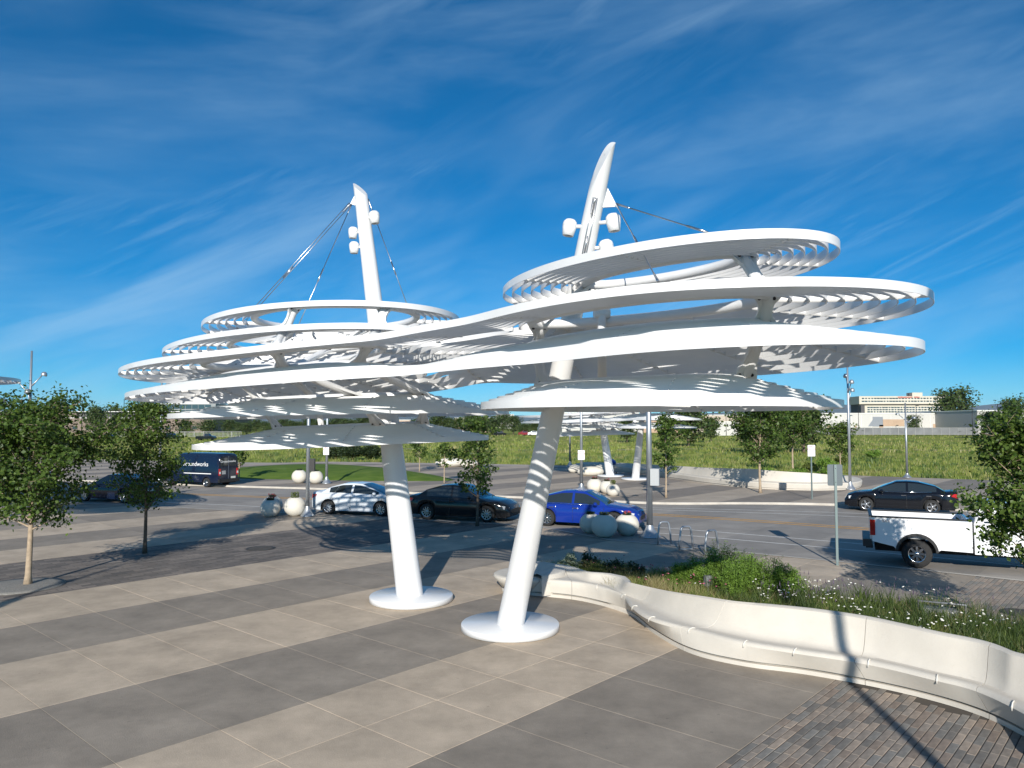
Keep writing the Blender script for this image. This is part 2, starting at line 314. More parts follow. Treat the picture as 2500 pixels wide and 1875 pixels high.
def line(P, wd, m, name, x0=-1e9, x1=1e9):
    P = np.asarray(P, float); P = P[(P[:,0] > x0) & (P[:,0] < x1)]; d = np.gradient(P, axis=0); d /= np.linalg.norm(d, axis=1)[:,None]; n = np.c_[d[:,1], -d[:,0]]*wd/2
    strip(name, P+n, P-n, .011, m)
line(offs(4.5), .13, WLINE, 'lane_line'); line(offs(6.15), .13, WLINE, 'lane_line', 4.6)
line(offs(-.27), .17, OLINE, 'centre_line'); line(offs(.27), .17, OLINE, 'centre_line')
line(spline([(-60,67.2),(-20,52.3),(-6,46.6),(3,42.4),(6.87,41.1),(15.7,39),(26,35)], 60), .12, WLINE, 'lane_line', -12); line(spline([(3,41.4),(6.81,40.24),(15.15,37.65),(24,33.6)], 40), .12, WLINE, 'lane_line')
# far pavement, a kerb high
KB = spline([(-110,92),(-60,70.5),(-40,62),(-20.5,54.5),(-13.6,52.3),(-6.35,49.0),(.47,46.1),(5.4,43.9),(8.6,42.6),(13.2,42.7),(17.7,42.0),(23,39.6),(32,33),(60,10)], 170)
kt = np.gradient(KB, axis=0); kt /= np.linalg.norm(kt, axis=1)[:,None]; kn = np.stack([kt[:,1], -kt[:,0]], 1)
K1 = KB; K2 = KB-kn*.17
strip('kerb_face', K1, K1+kn*.02, .125, CONC, zb=.006); strip('kerb', K1, K2, .125, CONC)
farpoly = [(60,45),(36.6,59.8),(29,65),(26.5,66),(20,72),(12,76),(7.4,77),(4.6,78.5),(-2.2,81.2),(-14.8,84.7),(-21.8,86.3),(-27.6,84),(-60,98),(-110,118)]
fp = [tuple(p) for p in K2]+farpoly
bm = bmesh.new(); vs = [bm.verts.new((*p, .118)) for p in fp]; f = bm.faces.new(vs); bmesh.ops.triangulate(bm, faces=[f]); me = bpy.data.meshes.new('far_pavement'); bm.to_mesh(me); bm.free()
if me.polygons[0].normal.z < 0: me.flip_normals()
tag(mk('far_pavement', me, WALKM), kind='structure')
# far lawn mound
LAWN = mat('lawn_grass', (.075,.135,.02), rough=.95, col2=(.13,.19,.035), vscale=.9, detail=8, bump=.6, bscale=20, spec=.1)
def mound(name, outline, z0, hgt, m, rings=7, label=None):
    O = spline(outline, 72, True); c = O.mean(0); V = []; n = len(O)
    for r in range(rings+1):
        k = 1-r/rings*.999
        for p in O: q = c+(p-c)*k; V.append((q[0], q[1], z0+hgt*(1-k*k)**.8))
    F = [(r*n+i, r*n+(i+1)%n, (r+1)*n+(i+1)%n, (r+1)*n+i) for r in range(rings) for i in range(n)]
    return MB().add(V, F, True).build(name, m)
tag(mound('lawn', [(-25.5,62.5),(-18,60.2),(-10.3,58.6),(-5.2,58.7),(-4.8,60.6),(-8,68),(-13.3,76),(-20,81),(-26,78),(-29,68)], .122, .55, LAWN), kind='structure')
# manholes and grates
IRON = mat('cast_iron', (.05,.048,.046), rough=.7, metal=.3, var=.25, vscale=8, bump=.5, bscale=40)
def cover(x, y, r, label):
    o = empty('manhole_cover', (x,y,0), 0, label, 'manhole cover'); MB().lathe([(r+.05,0),(r+.05,.007),(r,.009)], 40, capt=False).build('frame', IRON, o)
    b = MB().lathe([(r-.01,.0),(r-.01,.010)], 40); b.build('lid', IRON, o); g_ = MB()
    for k in range(-4, 5):
        hw = math.sqrt(max(.01, (r*.9)**2-(k*r*.2)**2)); g_.box((0, k*r*.2, .013), (2*hw, r*.07, .006))
    tag(g_.build('grip_pattern', IRON, o), kind='stuff')
cover(-9.1, 27.7, .47, 'dark round manhole cover set in the brick pavers near the young tree')
cover(12.15, 18.3, .42, 'round iron tree grate in the brick paving beside the low wall')
GRAV = mat('tree_gravel', (.22,.21,.19), rough=.95, var=.35, vscale=40, bump=.8, bscale=60)
tag(MB().lathe([(1.15,-.002),(1.15,.012),(.9,.03),(.001,.045)], 40, (-13.7,21.3,0), capt=False).build('tree_gravel', GRAV), kind='structure')
# ================================================================ canopy sculpture
WHITE = mat('white_paint', (.70,.705,.705), rough=.36, coat=.2, var=.035, vscale=1.2, stretch=(1,1,.35))
BOLT = mat('dark_bolt', (.03,.03,.035), rough=.5, metal=.6)
STEEL = mat('stainless_cable', (.55,.55,.56), rough=.28, metal=1.)
LENS = mat('lamp_lens', (.30,.29,.24), rough=.12, metal=.6)
def ell_t(par0, par1, X, Y):
    """t of each point in the family of nested ellipses running from par0 (t=0) to par1 (t=1)"""
    lo = np.full(X.shape, -1.2); hi = np.full(X.shape, 1.6)
    p0, p1 = np.array(par0, float), np.array(par1, float)
    for _ in range(22):
        t = (lo+hi)/2
        p = [p0[i]+t*(p1[i]-p0[i]) for i in range(5)]
        th = np.radians(p[4]); c, s = np.cos(th), np.sin(th); a = np.maximum(p[2], 1e-3); b = np.maximum(p[3], 1e-3)
        u = (X-p[0])*c+(Y-p[1])*s; v = -(X-p[0])*s+(Y-p[1])*c
        inside = (u/a)**2+(v/b)**2 < 1
        lo = np.where(inside, t, lo); hi = np.where(inside, hi, t)
    return (lo+hi)/2
class Tier:
    def __init__(s, lobes, z, rise, n, h=.118, k=7.):
        s.lobes = lobes; s.zs = z; s.rise = rise; s.n = n; s.h = h; s.k = k
        s.g = .07
        cx = [l[0][0] for l in lobes]; cy = [l[0][1] for l in lobes]; R = [max(l[0][2:4])+1.4 for l in lobes]
        x0 = min(c-r for c, r in zip(cx, R)); x1 = max(c+r for c, r in zip(cx, R)); y0 = min(c-r for c, r in zip(cy, R)); y1 = max(c+r for c, r in zip(cy, R))
        s.x = np.arange(x0, x1, s.g); s.y = np.arange(y0, y1, s.g); X, Y = np.meshgrid(s.x, s.y, indexing='ij')
        s.T = s.field(X, Y)
    def field(s, X, Y):
        ts = [ell_t(l[0], l[1], X, Y) for l in s.lobes]
        if len(ts) == 1: return ts[0]
        return np.log(sum(np.exp(s.k*t) for t in ts))/s.k
    def z(s, x, y, t):
        (xa, za), (xb, zb) = s.zs
        f = min(max((x-xa)/(xb-xa), 0), 1); f = f*f*(3-2*f)
        return za+(zb-za)*f+s.rise*t
    def samp(s, x, y):
        i = min(max((x-s.x[0])/s.g, 0), len(s.x)-2.001); j = min(max((y-s.y[0])/s.g, 0), len(s.y)-2.001); a, b = int(i), int(j); u, v = i-a, j-b; T = s.T
        return T[a,b]*(1-u)*(1-v)+T[a+1,b]*u*(1-v)+T[a,b+1]*(1-u)*v+T[a+1,b+1]*u*v
    def contour(s, lev):
        T = s.T-lev; nx, ny = T.shape; seg = {}
        sg = T > 0
        m = sg[:-1,:-1].astype(int)+2*sg[1:,:-1]+4*sg[1:,1:]+8*sg[:-1,1:]
        def ep(e, i, j):
            if e == 0: A, B = (i,j),(i+1,j)
            elif e == 1: A, B = (i+1,j),(i+1,j+1)
            elif e == 2: A, B = (i,j+1),(i+1,j+1)
            else: A, B = (i,j),(i,j+1)
            return A, B
        tab = {1:[(3,0)],2:[(0,1)],3:[(3,1)],4:[(1,2)],5:[(3,2),(1,0)],6:[(0,2)],7:[(3,2)],8:[(2,3)],9:[(2,0)],10:[(0,3),(2,1)],11:[(2,1)],12:[(1,3)],13:[(1,0)],14:[(0,3)]}
        for i, j in zip(*np.nonzero((m > 0) & (m < 15))):
            for a, b in tab[int(m[i,j])]: seg[ep(a,i,j)] = ep(b,i,j)
        loops = []
        while seg:
            k0, nx_ = seg.popitem(); lp = [k0]
            while nx_ in seg: lp.append(nx_); nx_ = seg.pop(nx_)
            pts_ = []
            for A, B in lp:
                ta, tb = T[A], T[B]; f = ta/(ta-tb); pts_.append((s.x[A[0]]+(s.x[B[0]]-s.x[A[0]])*f, s.y[A[1]]+(s.y[B[1]]-s.y[A[1]])*f))
            P = np.array(pts_); ln = np.linalg.norm(np.diff(P, axis=0, append=P[:1]), axis=1).sum()
            if ln < 1.2: continue
            for _ in range(2): P = (np.roll(P,1,0)+2*P+np.roll(P,-1,0))/4
            n = max(48, int(ln/.11)); Q = np.vstack([P, P[:1]]); d = np.concatenate([[0], np.cumsum(np.linalg.norm(np.diff(Q, axis=0), axis=1))]); u = np.linspace(0, d[-1], n+1)[:-1]
            loops.append(np.stack([np.interp(u, d, Q[:,k]) for k in (0,1)], 1))
        return loops
    def ribbon(s, P, t, th=.013):
        n = len(P); nb = np.roll(P,-1,0)-np.roll(P,1,0); nb /= np.linalg.norm(nb, axis=1)[:,None]; nr = np.stack([nb[:,1], -nb[:,0]], 1)
        zz = np.array([s.z(p[0], p[1], t) for p in P])
        A, B = P+nr*th/2, P-nr*th/2; h = s.h/2
        V = np.vstack([np.c_[A, zz-h], np.c_[A, zz+h], np.c_[B, zz+h], np.c_[B, zz-h]]); i = np.arange(n); j = (i+1) % n
        F = np.vstack([np.c_[q*n+i, q*n+j, ((q+1)%4)*n+j, ((q+1)%4)*n+i] for q in range(4)])
        return V, F
def sharp_smooth(me, ang=40):
    me.polygons.foreach_set('use_smooth', np.ones(len(me.polygons), bool))
    try: me.set_sharp_from_angle(angle=math.radians(ang))
    except Exception: pass
# outer ellipse (x, y, a, b, angle), hole ellipse; heights at two x positions
R1 = ((2.28,12.73,3.38,1.92,-57), (2.35,12.1,1.55,.55,-50))
R2 = ((2.6,12.32,3.79,2.87,-40.5), (1.95,11.6,2.05,.85,-42))
R3 = ((2.48,12.6,4.37,2.53,-63.4), (1.95,12.2,2.3,.9,-48))
R4 = ((2.28,12.3,2.85,2.6,-30), (1.95,12.25,1.9,.65,-42))
L1 = ((-4.81,19.74,4.49,3.01,-56.8), (-4.2,17.9,2.3,1.75,-50))
L2 = ((-5.97,20.11,6.02,2.79,-52.2), (-4.9,18.3,3.3,1.55,-50))
L3 = ((-5.83,19.33,7.4,3.39,-48.3), (-5.0,16.8,3.1,1.3,-44))
L4 = ((-5.92,19.0,7.6,3.08,-51.4), (-5.2,17.6,2.9,1.0,-46))
L5 = ((-4.35,19.2,4.35,3.5,-18), (-4.4,19.0,2.6,1.0,-25))
L6 = ((-4.35,19.5,3.75,2.5,-2), (-4.2,19.6,1.9,.75,-5))
TIERS = [   # lobes, heights, rise to the hole, number of louvers
    Tier([R1], ((-5,6.95),(5,6.97)), .0, 8, .128),
    Tier([L3,R2,((-.75,14.0,3.2,1.6,-45),(-.75,14.0,.6,.05,-45))], ((-6.5,5.87),(2.2,6.21)), .05, 9),
    Tier([L4,R3,((.1,13.2,2.8,1.7,-45),(.1,13.2,.6,.05,-45))], ((-6.5,5.23),(2.2,5.46)), .42, 8),
    Tier([R4], ((-5,4.79),(5,4.79)), .36, 7),
    Tier([L1], ((-9,7.0),(0,7.02)), .0, 6),
    Tier([L2], ((-9,6.46),(0,6.46)), .05, 7),
    Tier([L5], ((-9,4.68),(0,4.80)), .38, 7),
    Tier([L6], ((-8,3.93),(0,4.16)), .38, 7),
]
CB = {'R': (Vector((-.06,16.87,0)), Vector((.180,-.46,1))), 'L': (Vector((-2.59,19.61,0)), Vector((-.136,.03,1)))}
canopy = empty('canopy_sculpture', (0,0,0))
tag(canopy, 'large white louvered canopy on two leaning masts standing in the open plaza', 'canopy', 'white louvered canopies')
def hole_ring(tier, lobe, lift=0., n=40):
    x, y, a, b, th = lobe[1]; th = math.radians(th); P = []
    for k in range(n):
        u = 2*math.pi*k/n; px = x+a*math.cos(u)*math.cos(th)-b*math.sin(u)*math.sin(th); py = y+a*math.cos(u)*math.sin(th)+b*math.sin(u)*math.cos(th)
        P.append((px, py, tier.z(px, py, 1.)+lift))
    return P
for ti, T in enumerate(TIERS):
    tier_o = MB().tube(hole_ring(T, T.lobes[0]), .082, 12, closed=True).build('canopy_tier', WHITE, canopy)
    if len(T.lobes) > 1: MB().tube(hole_ring(T, T.lobes[1]), .082, 12, closed=True).build('ring_tube', WHITE, tier_o)
    for q in range(T.n):
        lev = q/T.n*.97
        for P in T.contour(lev):
            v, f = T.ribbon(P, lev); me = np_mesh('louver', v, f); sharp_smooth(me); mk('louver', me, WHITE, tier_o)
    # radial rib plates
    outl = max(T.contour(0.005), key=len); nr = max(7, int(len(outl)*.11/2.3)); idx = np.linspace(0, len(outl), nr, endpoint=False).astype(int)
    for i in idx:
        x, y = outl[i]; path = [(x, y, 0.)]
        for _ in range(140):
            e = .05; gx = (T.samp(x+e,y)-T.samp(x-e,y))/(2*e); gy = (T.samp(x,y+e)-T.samp(x,y-e))/(2*e); gl = math.hypot(gx, gy)
            if gl < 1e-4: break
            x += gx/gl*.06; y += gy/gl*.06; t = T.samp(x, y)
            path.append((x, y, t))
            if t > .97: break
        if path[-1][2] < .8: continue
        path = path[:-2:3]+[path[-1]]; m = len(path); P = np.array([(p[0], p[1]) for p in path]); d = np.gradient(P, axis=0); d /= np.linalg.norm(d, axis=1)[:,None]; nn = np.c_[d[:,1], -d[:,0]]*.007
        zz = np.array([T.z(p[0], p[1], p[2]) for p in path]); hh = T.h/2-.012
        V = np.vstack([np.c_[P+nn, zz-hh], np.c_[P+nn, zz+hh], np.c_[P-nn, zz+hh], np.c_[P-nn, zz-hh]]); a = np.arange(m-1)
        F = np.vstack([np.c_[q*m+a, q*m+a+1, ((q+1)%4)*m+a+1, ((q+1)%4)*m+a] for q in range(4)])
        mk('rib', np_mesh('rib', V, F), WHITE, tier_o)
# masts
def mast(base, lean, top, r0, r1, cutdir, cut=.5, curved=True):
    cutf = (lambda x: cut*(2*(1-(1-(x+1)/2)**2)-1)) if curved else (lambda x: cut*x)
    mb = MB(); n = 32; hs = list(np.linspace(.07, top, 14))
    ax = lean.normalized(); u = Vector((1,0,0)); u = (u-ax*u.dot(ax)).normalized(); v = ax.cross(u); cd = Vector(cutdir).normalized()
    vs = []
    for i, h in enumerate(hs):
        c = base+lean*h; r = r0+(r1-r0)*h/top
        for k in range(n):
            an = 2*math.pi*k/n; d = u*math.cos(an)+v*math.sin(an); p = c+d*r
            if i == len(hs)-1: p = p+ax*cutf(d.dot(cd))
            vs.append(p)
    for rr in (.75, .4, .05):      # the slanted, rounded end
        for k in range(n):
            an = 2*math.pi*k/n; d = u*math.cos(an)+v*math.sin(an); vs.append(base+lean*top+d*r1*rr+ax*cutf(d.dot(cd)*rr))
    m = len(hs)+3
    fs = [(i*n+k, i*n+(k+1)%n, (i+1)*n+(k+1)%n, (i+1)*n+k) for i in range(m-1) for k in range(n)]
    mb.add(vs, fs, True); me = mb.mesh('mast'); sharp_smooth(me, 50)
    return mk('mast', me, WHITE, canopy)
def at(side, h): b, l = CB[side]; return b+l*h
mast(*CB['R'], 8.88, .30, .148, (.8,.2,0), .45)
mast(*CB['L'], 10.75, .345, .17, (-.85,.5,0), .22, False)
for sd, r in (('R', 1.075), ('L', 1.06)):
    b = CB[sd][0]; MB().lathe([(r-.05,0),(r-.05,.012),(r,.02),(r,.135),(r-.012,.15),(0.001,.156)], 64, (b.x+.02, b.y, 0), capt=False).build('base_plate', WHITE, canopy)
# dog-bone struts between the tiers
def bone(A, B, r=.085, wide=.2):
    A, B = Vector(A), Vector(B); d = B-A; Ln = d.length; ax = d.normalized(); out_ = Vector((ax.y, -ax.x, 0)); out_ = out_.normalized() if out_.length > .1 else Vector((.75,-.66,0)); sd = ax.cross(out_)
    mb = MB(); prof = [(0,1.),(.12,.86),(.3,.55),(.5,.46),(.7,.55),(.88,.86),(1.,1.)]; vs = []
    for t, w_ in prof:
        c = A+d*t; hw = wide*w_
        for a, b_ in ((-1,-1),(1,-1),(1,1),(-1,1)): vs.append(c+out_*hw*a+sd*.028*b_)
    m = len(prof); fs = [(i*4+k, i*4+(k+1)%4, (i+1)*4+(k+1)%4, (i+1)*4+k) for i in range(m-1) for k in range(4)]+[(3,2,1,0),tuple((m-1)*4+k for k in range(4))]
    mb.add(vs, fs); mb.tube([A+d*.02, A+d*.3+out_*.02, A+d*.7+out_*.02, A+d*.98], [r*.9, r, r, r*.9], 10)
    o = mb.build('strut', WHITE, canopy)
    for t in (.1, .9):
        for a in (-.55, .45):
            c = A+d*t+out_*wide*a; MB().tube([c-sd*.045, c+sd*.045], .024, 8).build('bolt', BOLT, o)
def ringpt(ti, li, ang): T = TIERS[ti]; P = hole_ring(T, T.lobes[li], 0, 72); return P[int(ang/5) % 72]
pairs_R = [((0,0),(1,1)), ((1,1),(2,1)), ((2,1),(3,0))]; pairs_L = [((4,0),(5,0)), ((5,0),(1,0)), ((1,0),(2,0)), ((2,0),(6,0)), ((6,0),(7,0))]
for pr in (pairs_R, pairs_L):
    for (a, b) in pr:
        for ang in (0, 178, 300, 120):
            if pr is pairs_R and ang in (120, 300): continue
            A = ringpt(*a, ang); B = ringpt(*b, ang); bone(A, B)
# the plain post beside the right mast, with its rounded head
for x, y, z0, z1 in ((1.52,12.75,5.25,6.46),):
    MB().tube([(x,y,z0),(x,y,z1-.05),(x,y,z1)], [.075,.075,.07], 14).tube([(x-.13,y-.02,z1-.09),(x+.13,y+.02,z1-.09)], .085, 14).build('post', WHITE, canopy)
# arms joining each mast to its rings
for sd, lst in (('R', [(0,0),(1,1),(2,1),(3,0)]), ('L', [(4,0),(5,0),(1,0),(2,0),(6,0),(7,0)])):
    for ti, li in lst:
        T = TIERS[ti]; P = hole_ring(T, T.lobes[li], 0, 48); hz = P[0][2]; c = at(sd, hz)
        Q = sorted(P, key=lambda p: (p[0]-c.x)**2+(p[1]-c.y)**2)
        a = Vector(Q[0]); b = min((Vector(p) for p in P if (Vector(p)-a).length > .9), key=lambda p: (p-c).length)
        for e in (a, b):
            if (e-c).length > .35: MB().tube([c, c.lerp(e, .5)+Vector((0,0,.03)), e], [.10,.085,.075], 12).build('arm', WHITE, canopy)
# stay cables with their fork ends
def cable(a, b, r=.011, double=False):
    a, b = Vector(a), Vector(b); d = (b-a).normalized(); sd = d.cross(Vector((0,1,0))).normalized()
    mb = MB()
    for o in ((-.035,.035) if double else (0,)): mb.tube([a+sd*o, b+sd*o], r, 8)
    for p, q in ((a, a+d*.32), (b, b-d*.32)): mb.tube([p, p.lerp(q,.3), p.lerp(q,.85), q], [.02,.018,.015,r], 8)
    mb.tube([a.lerp(b,.55)-d*.2, a.lerp(b,.55)+d*.2], r*1.7, 8); mb.build('cable', STEEL, canopy)
tR = at('R', 8.38); tL = at('L', 10.42)
brk = MB(); brk.add([tR+Vector(p) for p in ((.12,-.02,.42),(.12,.02,.42),(.38,.02,-.1),(.38,-.02,-.1),(.1,.02,-.12),(.1,-.02,-.12))], [(0,1,2,3),(3,2,4,5),(1,4,2),(0,3,5),(0,5,4,1)])
brk.build('cable_bracket', WHITE, canopy); brk = MB(); brk.add([tL+Vector(p) for p in ((-.13,-.02,.28),(-.13,.02,.28),(-.30,.02,-.06),(-.30,-.02,-.06),(-.12,.02,-.12),(-.12,-.02,-.12))], [(3,2,1,0),(5,4,2,3),(2,4,1),(5,3,0),(1,4,5,0)])
brk.build('cable_bracket', WHITE, canopy)
cable(tR+Vector((.36,0,-.05)), (3.9,11.1,7.02)); cable(tR+Vector((.36,0,-.05)), (1.92,9.85,6.36))
cable(tR+Vector((-.02,-.2,.0)), at('R',6.95)+Vector((-.02,-.26,0)), r=.008, double=True)
cable(tL+Vector((-.30,0,-.05)), (-7.3,20.0,7.02), double=True); cable(tL+Vector((-.28,.05,-.06)), (-5.25,18.0,6.5)); cable(tL+Vector((.15,.1,.1)), (-2.5,19.5,7.0))
# floodlights on the masts
def flood(side, h, dx, dy, tilt, size):
    c = at(side, h)+Vector((dx, dy, 0)); ro = Matrix.Rotation(tilt, 3, 'Y')
    prof = [(.02,.52),(.30,.46),(.44,.30),(.47,.12),(.46,0),(.45,-.02),(.46,-.04),(.36,-.62),(.33,-.63),(.31,-.5)]
    body = MB().lathe([(r*size, z*size) for r, z in prof], 24, c, ro, capb=False, capt=False)
    ax = at(side, h); body.tube([ax.lerp(c, .3), ax.lerp(c, .75)], .035, 10)
    o = body.build('floodlight', WHITE, canopy)
    MB().lathe([(.001,-.5*size),(.318*size,-.5*size)], 20, c, ro, capb=False, capt=False).build('lens', LENS, o)
flood('R', 7.98, -.36, .02, .18, .27); flood('R', 8.02, .38, -.16, -.12, .28); flood('R', 7.62, .36, -.10, -.22, .28)
flood('L', 9.95, .32, -.22, -.15, .30); flood('L', 9.58, -.32, -.05, .05, .27); flood('L', 9.18, -.34, -.05, .0, .28)
# ================================================================ curved seat wall and planting bed
def ray_pt(u, v, z):                      # survey: where the photograph's pixel (2500 wide) meets height z
    p = math.radians(3.017); x = (u-1250)/1850.; y = -(v-937.5)/1850.; d = (x, math.cos(p)-y*math.sin(p), math.sin(p)+y*math.cos(p)); t = (z-EYE)/d[2]
    return (d[0]*t, d[1]*t)
BENCHM = mat('pale_cast_concrete', (.55,.515,.455), rough=.8, spec=.2, var=.055, vscale=.7, bump=.12, bscale=30, detail=8)
speckle(BENCHM, .22)
q7 = lambda x, y, z: ray_pt(x/1.7015+1200, y/1.7015+1300, z)
STN = [  # toe, seat edge, top of back, height of back
 ((165,262),(200,195),(100,122),.60),((330,278),(330,205),(300,137),.62),((440,300),(430,220),(430,175),.66),((540,330),(545,260),(640,225),.78),((600,360),(580,300),(750,248),.87),
 ((680,425),(660,355),(880,268),.95),((830,505),(820,400),(1000,287),1.0),((1050,557),(1040,455),(1150,302),1.03),((1300,590),(1260,490),(1350,323),1.05),((1600,645),(1560,535),(1600,362),1.05),
 ((1850,705),(1840,600),(1850,425),1.03),((2050,770),(2000,640),(2030,470),1.02),((2212,850),(2160,710),(2212,515),1.0)]
TOE = [q7(*s[0], 0) for s in STN]; SEAT = [q7(*s[1], .45) for s in STN]; TOP = [q7(*s[2], s[3]) for s in STN]; ZT = [s[3] for s in STN]
ext = lambda A: A+[(A[-1][0]*2-A[-2][0]-.16, A[-1][1]*2-A[-2][1]), (A[-1][0]*3-2*A[-2][0]-.6, A[-1][1]*3-2*A[-2][1]-.1)]
TOE, SEAT, TOP, ZT = ext(TOE), ext(SEAT), ext(TOP), ZT+[1.0, 1.0]
nst = len(TOE); NS = 150
def cr(A):
    A = np.asarray(A, float); A = A.reshape(len(A), -1); U = np.linspace(0, len(A)-1, NS); o = []
    for u in U:
        i = min(int(u), len(A)-2); t = u-i; g = lambda k: A[min(max(k,0),len(A)-1)]; a, b, c, d = g(i-1), g(i), g(i+1), g(i+2)
        o.append(.5*((2*b)+(c-a)*t+(2*a-5*b+4*c-d)*t*t+(3*b-a-3*c+d)*t**3))
    return np.array(o)
cT, cS, cK, cZ = cr(TOE), cr(SEAT), cr(TOP), cr(ZT)[:,0]
for _ in range(3):
    for A in (cT, cS, cK): A[1:-1] = (A[:-2]+2*A[1:-1]+A[2:])/4
def bench_prof(i):
    T, S, K, zt = cT[i], cS[i], cK[i], cZ[i]; d = K-S; D = np.linalg.norm(d); d = d/D
    if D < .5: D = .5; K = S+d*D
    r = zt-.46
    P = [(T+d*.015, 0.), (T+d*.015, .075), (T+d*.10, .078), (T+d*.10, .118), (T-d*.012, .122), (T*.5+S*.5-d*.02, .27), (S-d*.02, .40), (S+d*.005, .442), (S+d*.05, .462), (S+d*.14, .463), (S+d*.42*D, .445), (S+d*.58*D, .455), (S+d*.70*D, .46+.10*r), (S+d*.80*D, .46+.33*r), (S+d*.90*D, .46+.72*r), (S+d*.97*D, .46+.96*r), (K+d*.05, zt+.012), (K+d*.12, zt+.005), (K+d*.16, zt-.04), (K+d*.18, .05)]
    return [(float(p[0]), float(p[1]), z) for p, z in P]
bench = empty('seat_wall', (2.9,17.0,0), 0, 'long pale concrete seat wall snaking along the flower bed', 'bench'); binv = -Vector((2.9,17.0,0))
cuts = [0, 11, 34, 62, 94, 118, 149]
for a, b in zip(cuts[:-1], cuts[1:]):
    rows = [bench_prof(i) for i in range(a, b+1)]; gap = .005
    for q, nb in ((0, 1), (-1, -2)):     # open a narrow joint between castings
        rows[q] = [tuple(Vector(p)+(Vector(rows[nb][k])-Vector(p)).normalized()*gap) for k, p in enumerate(rows[q])]
    m = len(rows[0]); V = [tuple(Vector(p)+binv) for r in rows for p in r]
    F = [(i*m+k, (i+1)*m+k, (i+1)*m+k+1, i*m+k+1) for i in range(len(rows)-1) for k in range(m-1)]
    F += [tuple(range(m)), tuple((len(rows)-1)*m+k for k in reversed(range(m)))]
    me = MB().add(V, F, True).mesh('bench_panel'); sharp_smooth(me, 38); mk('bench_panel', me, BENCHM, bench)
# rounded left end
P0 = bench_prof(0); tip = MB(); n = 14; c = Vector((*((cS[0]+cK[0])/2), 0)); m = len(P0); V = []
for a in range(n+1):
    R = Matrix.Rotation(-math.pi*a/n, 3, 'Z')
    for p in P0:
        q = Vector(p); rel = q-c; rel.z = 0; w_ = R @ Vector((rel.x, rel.y, 0)); V.append(tuple(Vector((c.x+w_.x, c.y+w_.y, min(q.z, .46+.14*max(0, 1-a/n*.2))))+binv+Vector((-.01,.004,0))))
tip.add(V, [(a*m+k, a*m+k+1, (a+1)*m+k+1, (a+1)*m+k) for a in range(n) for k in range(m-1)], True).build('bench_end', BENCHM, bench)
STUD = mat('seat_stud', (.62,.6,.55), rough=.4)
for x, y in ((430,220),(545,258),(588,303),(672,352),(820,403),(1040,455),(1260,490),(1560,535),(1840,600),(2165,708)):
    p = np.array(q7(x, y, .46)); i = int(np.argmin(((cS-p)**2).sum(1))); S = cS[i]; d = (cK[i]-S)/np.linalg.norm(cK[i]-S)
    pts_ = [Vector((*(S-d*.03), .36)), Vector((*(S-d*.025), .42)), Vector((*(S+d*.01), .462)), Vector((*(S+d*.06), .476)), Vector((*(S+d*.11), .472))]
    MB().tube([q+binv for q in pts_], .0105, 8).build('seat_stud', STUD, bench)
# soil
SOIL = mat('bed_soil', (.085,.065,.042), rough=.95, var=.35, vscale=5, bump=.6, bscale=30)
back = [tuple(cK[i]+(cK[i]-cS[i])/np.linalg.norm(cK[i]-cS[i])*.15) for i in range(2, NS-6, 4)]
bed = back+[(9.6,11.0),(11.6,12.6),(11.9,14.8),(10.9,15.5),(10.1,16.7),(9.4,17.6),(8.5,18.1),(7.3,19.2),(6.0,20.3),(4.2,21.5),(2.4,22.3),(.9,22.0),(.2,21.2)]
bm = bmesh.new(); vs = [bm.verts.new((*p, .20)) for p in bed]; f = bm.faces.new(vs); bmesh.ops.triangulate(bm, faces=[f]); me = bpy.data.meshes.new('planting_bed'); bm.to_mesh(me); bm.free()
if me.polygons[0].normal.z < 0: me.flip_normals()
tag(mk('planting_bed', me, SOIL), kind='structure')
edge = spline([(.2,21.2),(.9,22.0),(2.4,22.3),(4.2,21.5),(6.0,20.3),(7.3,19.2),(8.5,18.1),(9.15,17.85)], 60)
tag(MB().tube([(x,y,.12) for x,y in edge], .13, 8).build('bed_edging', CONC), 'low concrete edging along the street side of the flower bed', 'edging')
lw = spline([(9.2,18.0),(9.65,17.5),(10.05,16.85),(10.5,16.05),(11.2,15.4),(12.4,14.9),(13.8,14.6)], 40); V = []; F = []
dl = np.gradient(lw, axis=0); dl /= np.linalg.norm(dl, axis=1)[:,None]; nl = np.c_[dl[:,1], -dl[:,0]]
for i, p in enumerate(lw):
    for o_, z in ((-.16,0),(-.16,.30),(-.13,.34),(.13,.34),(.16,.30),(.16,0)): V.append((*(p+nl[i]*o_), z))
F = [(i*6+k, (i+1)*6+k, (i+1)*6+k+1, i*6+k+1) for i in range(len(lw)-1) for k in range(5)]+[tuple(range(6)), tuple((len(lw)-1)*6+k for k in reversed(range(6)))]
tag(MB().add(V, F).build('low_wall', BENCHM), 'low pale concrete wall curving behind the flower bed by the brick paving', 'wall')
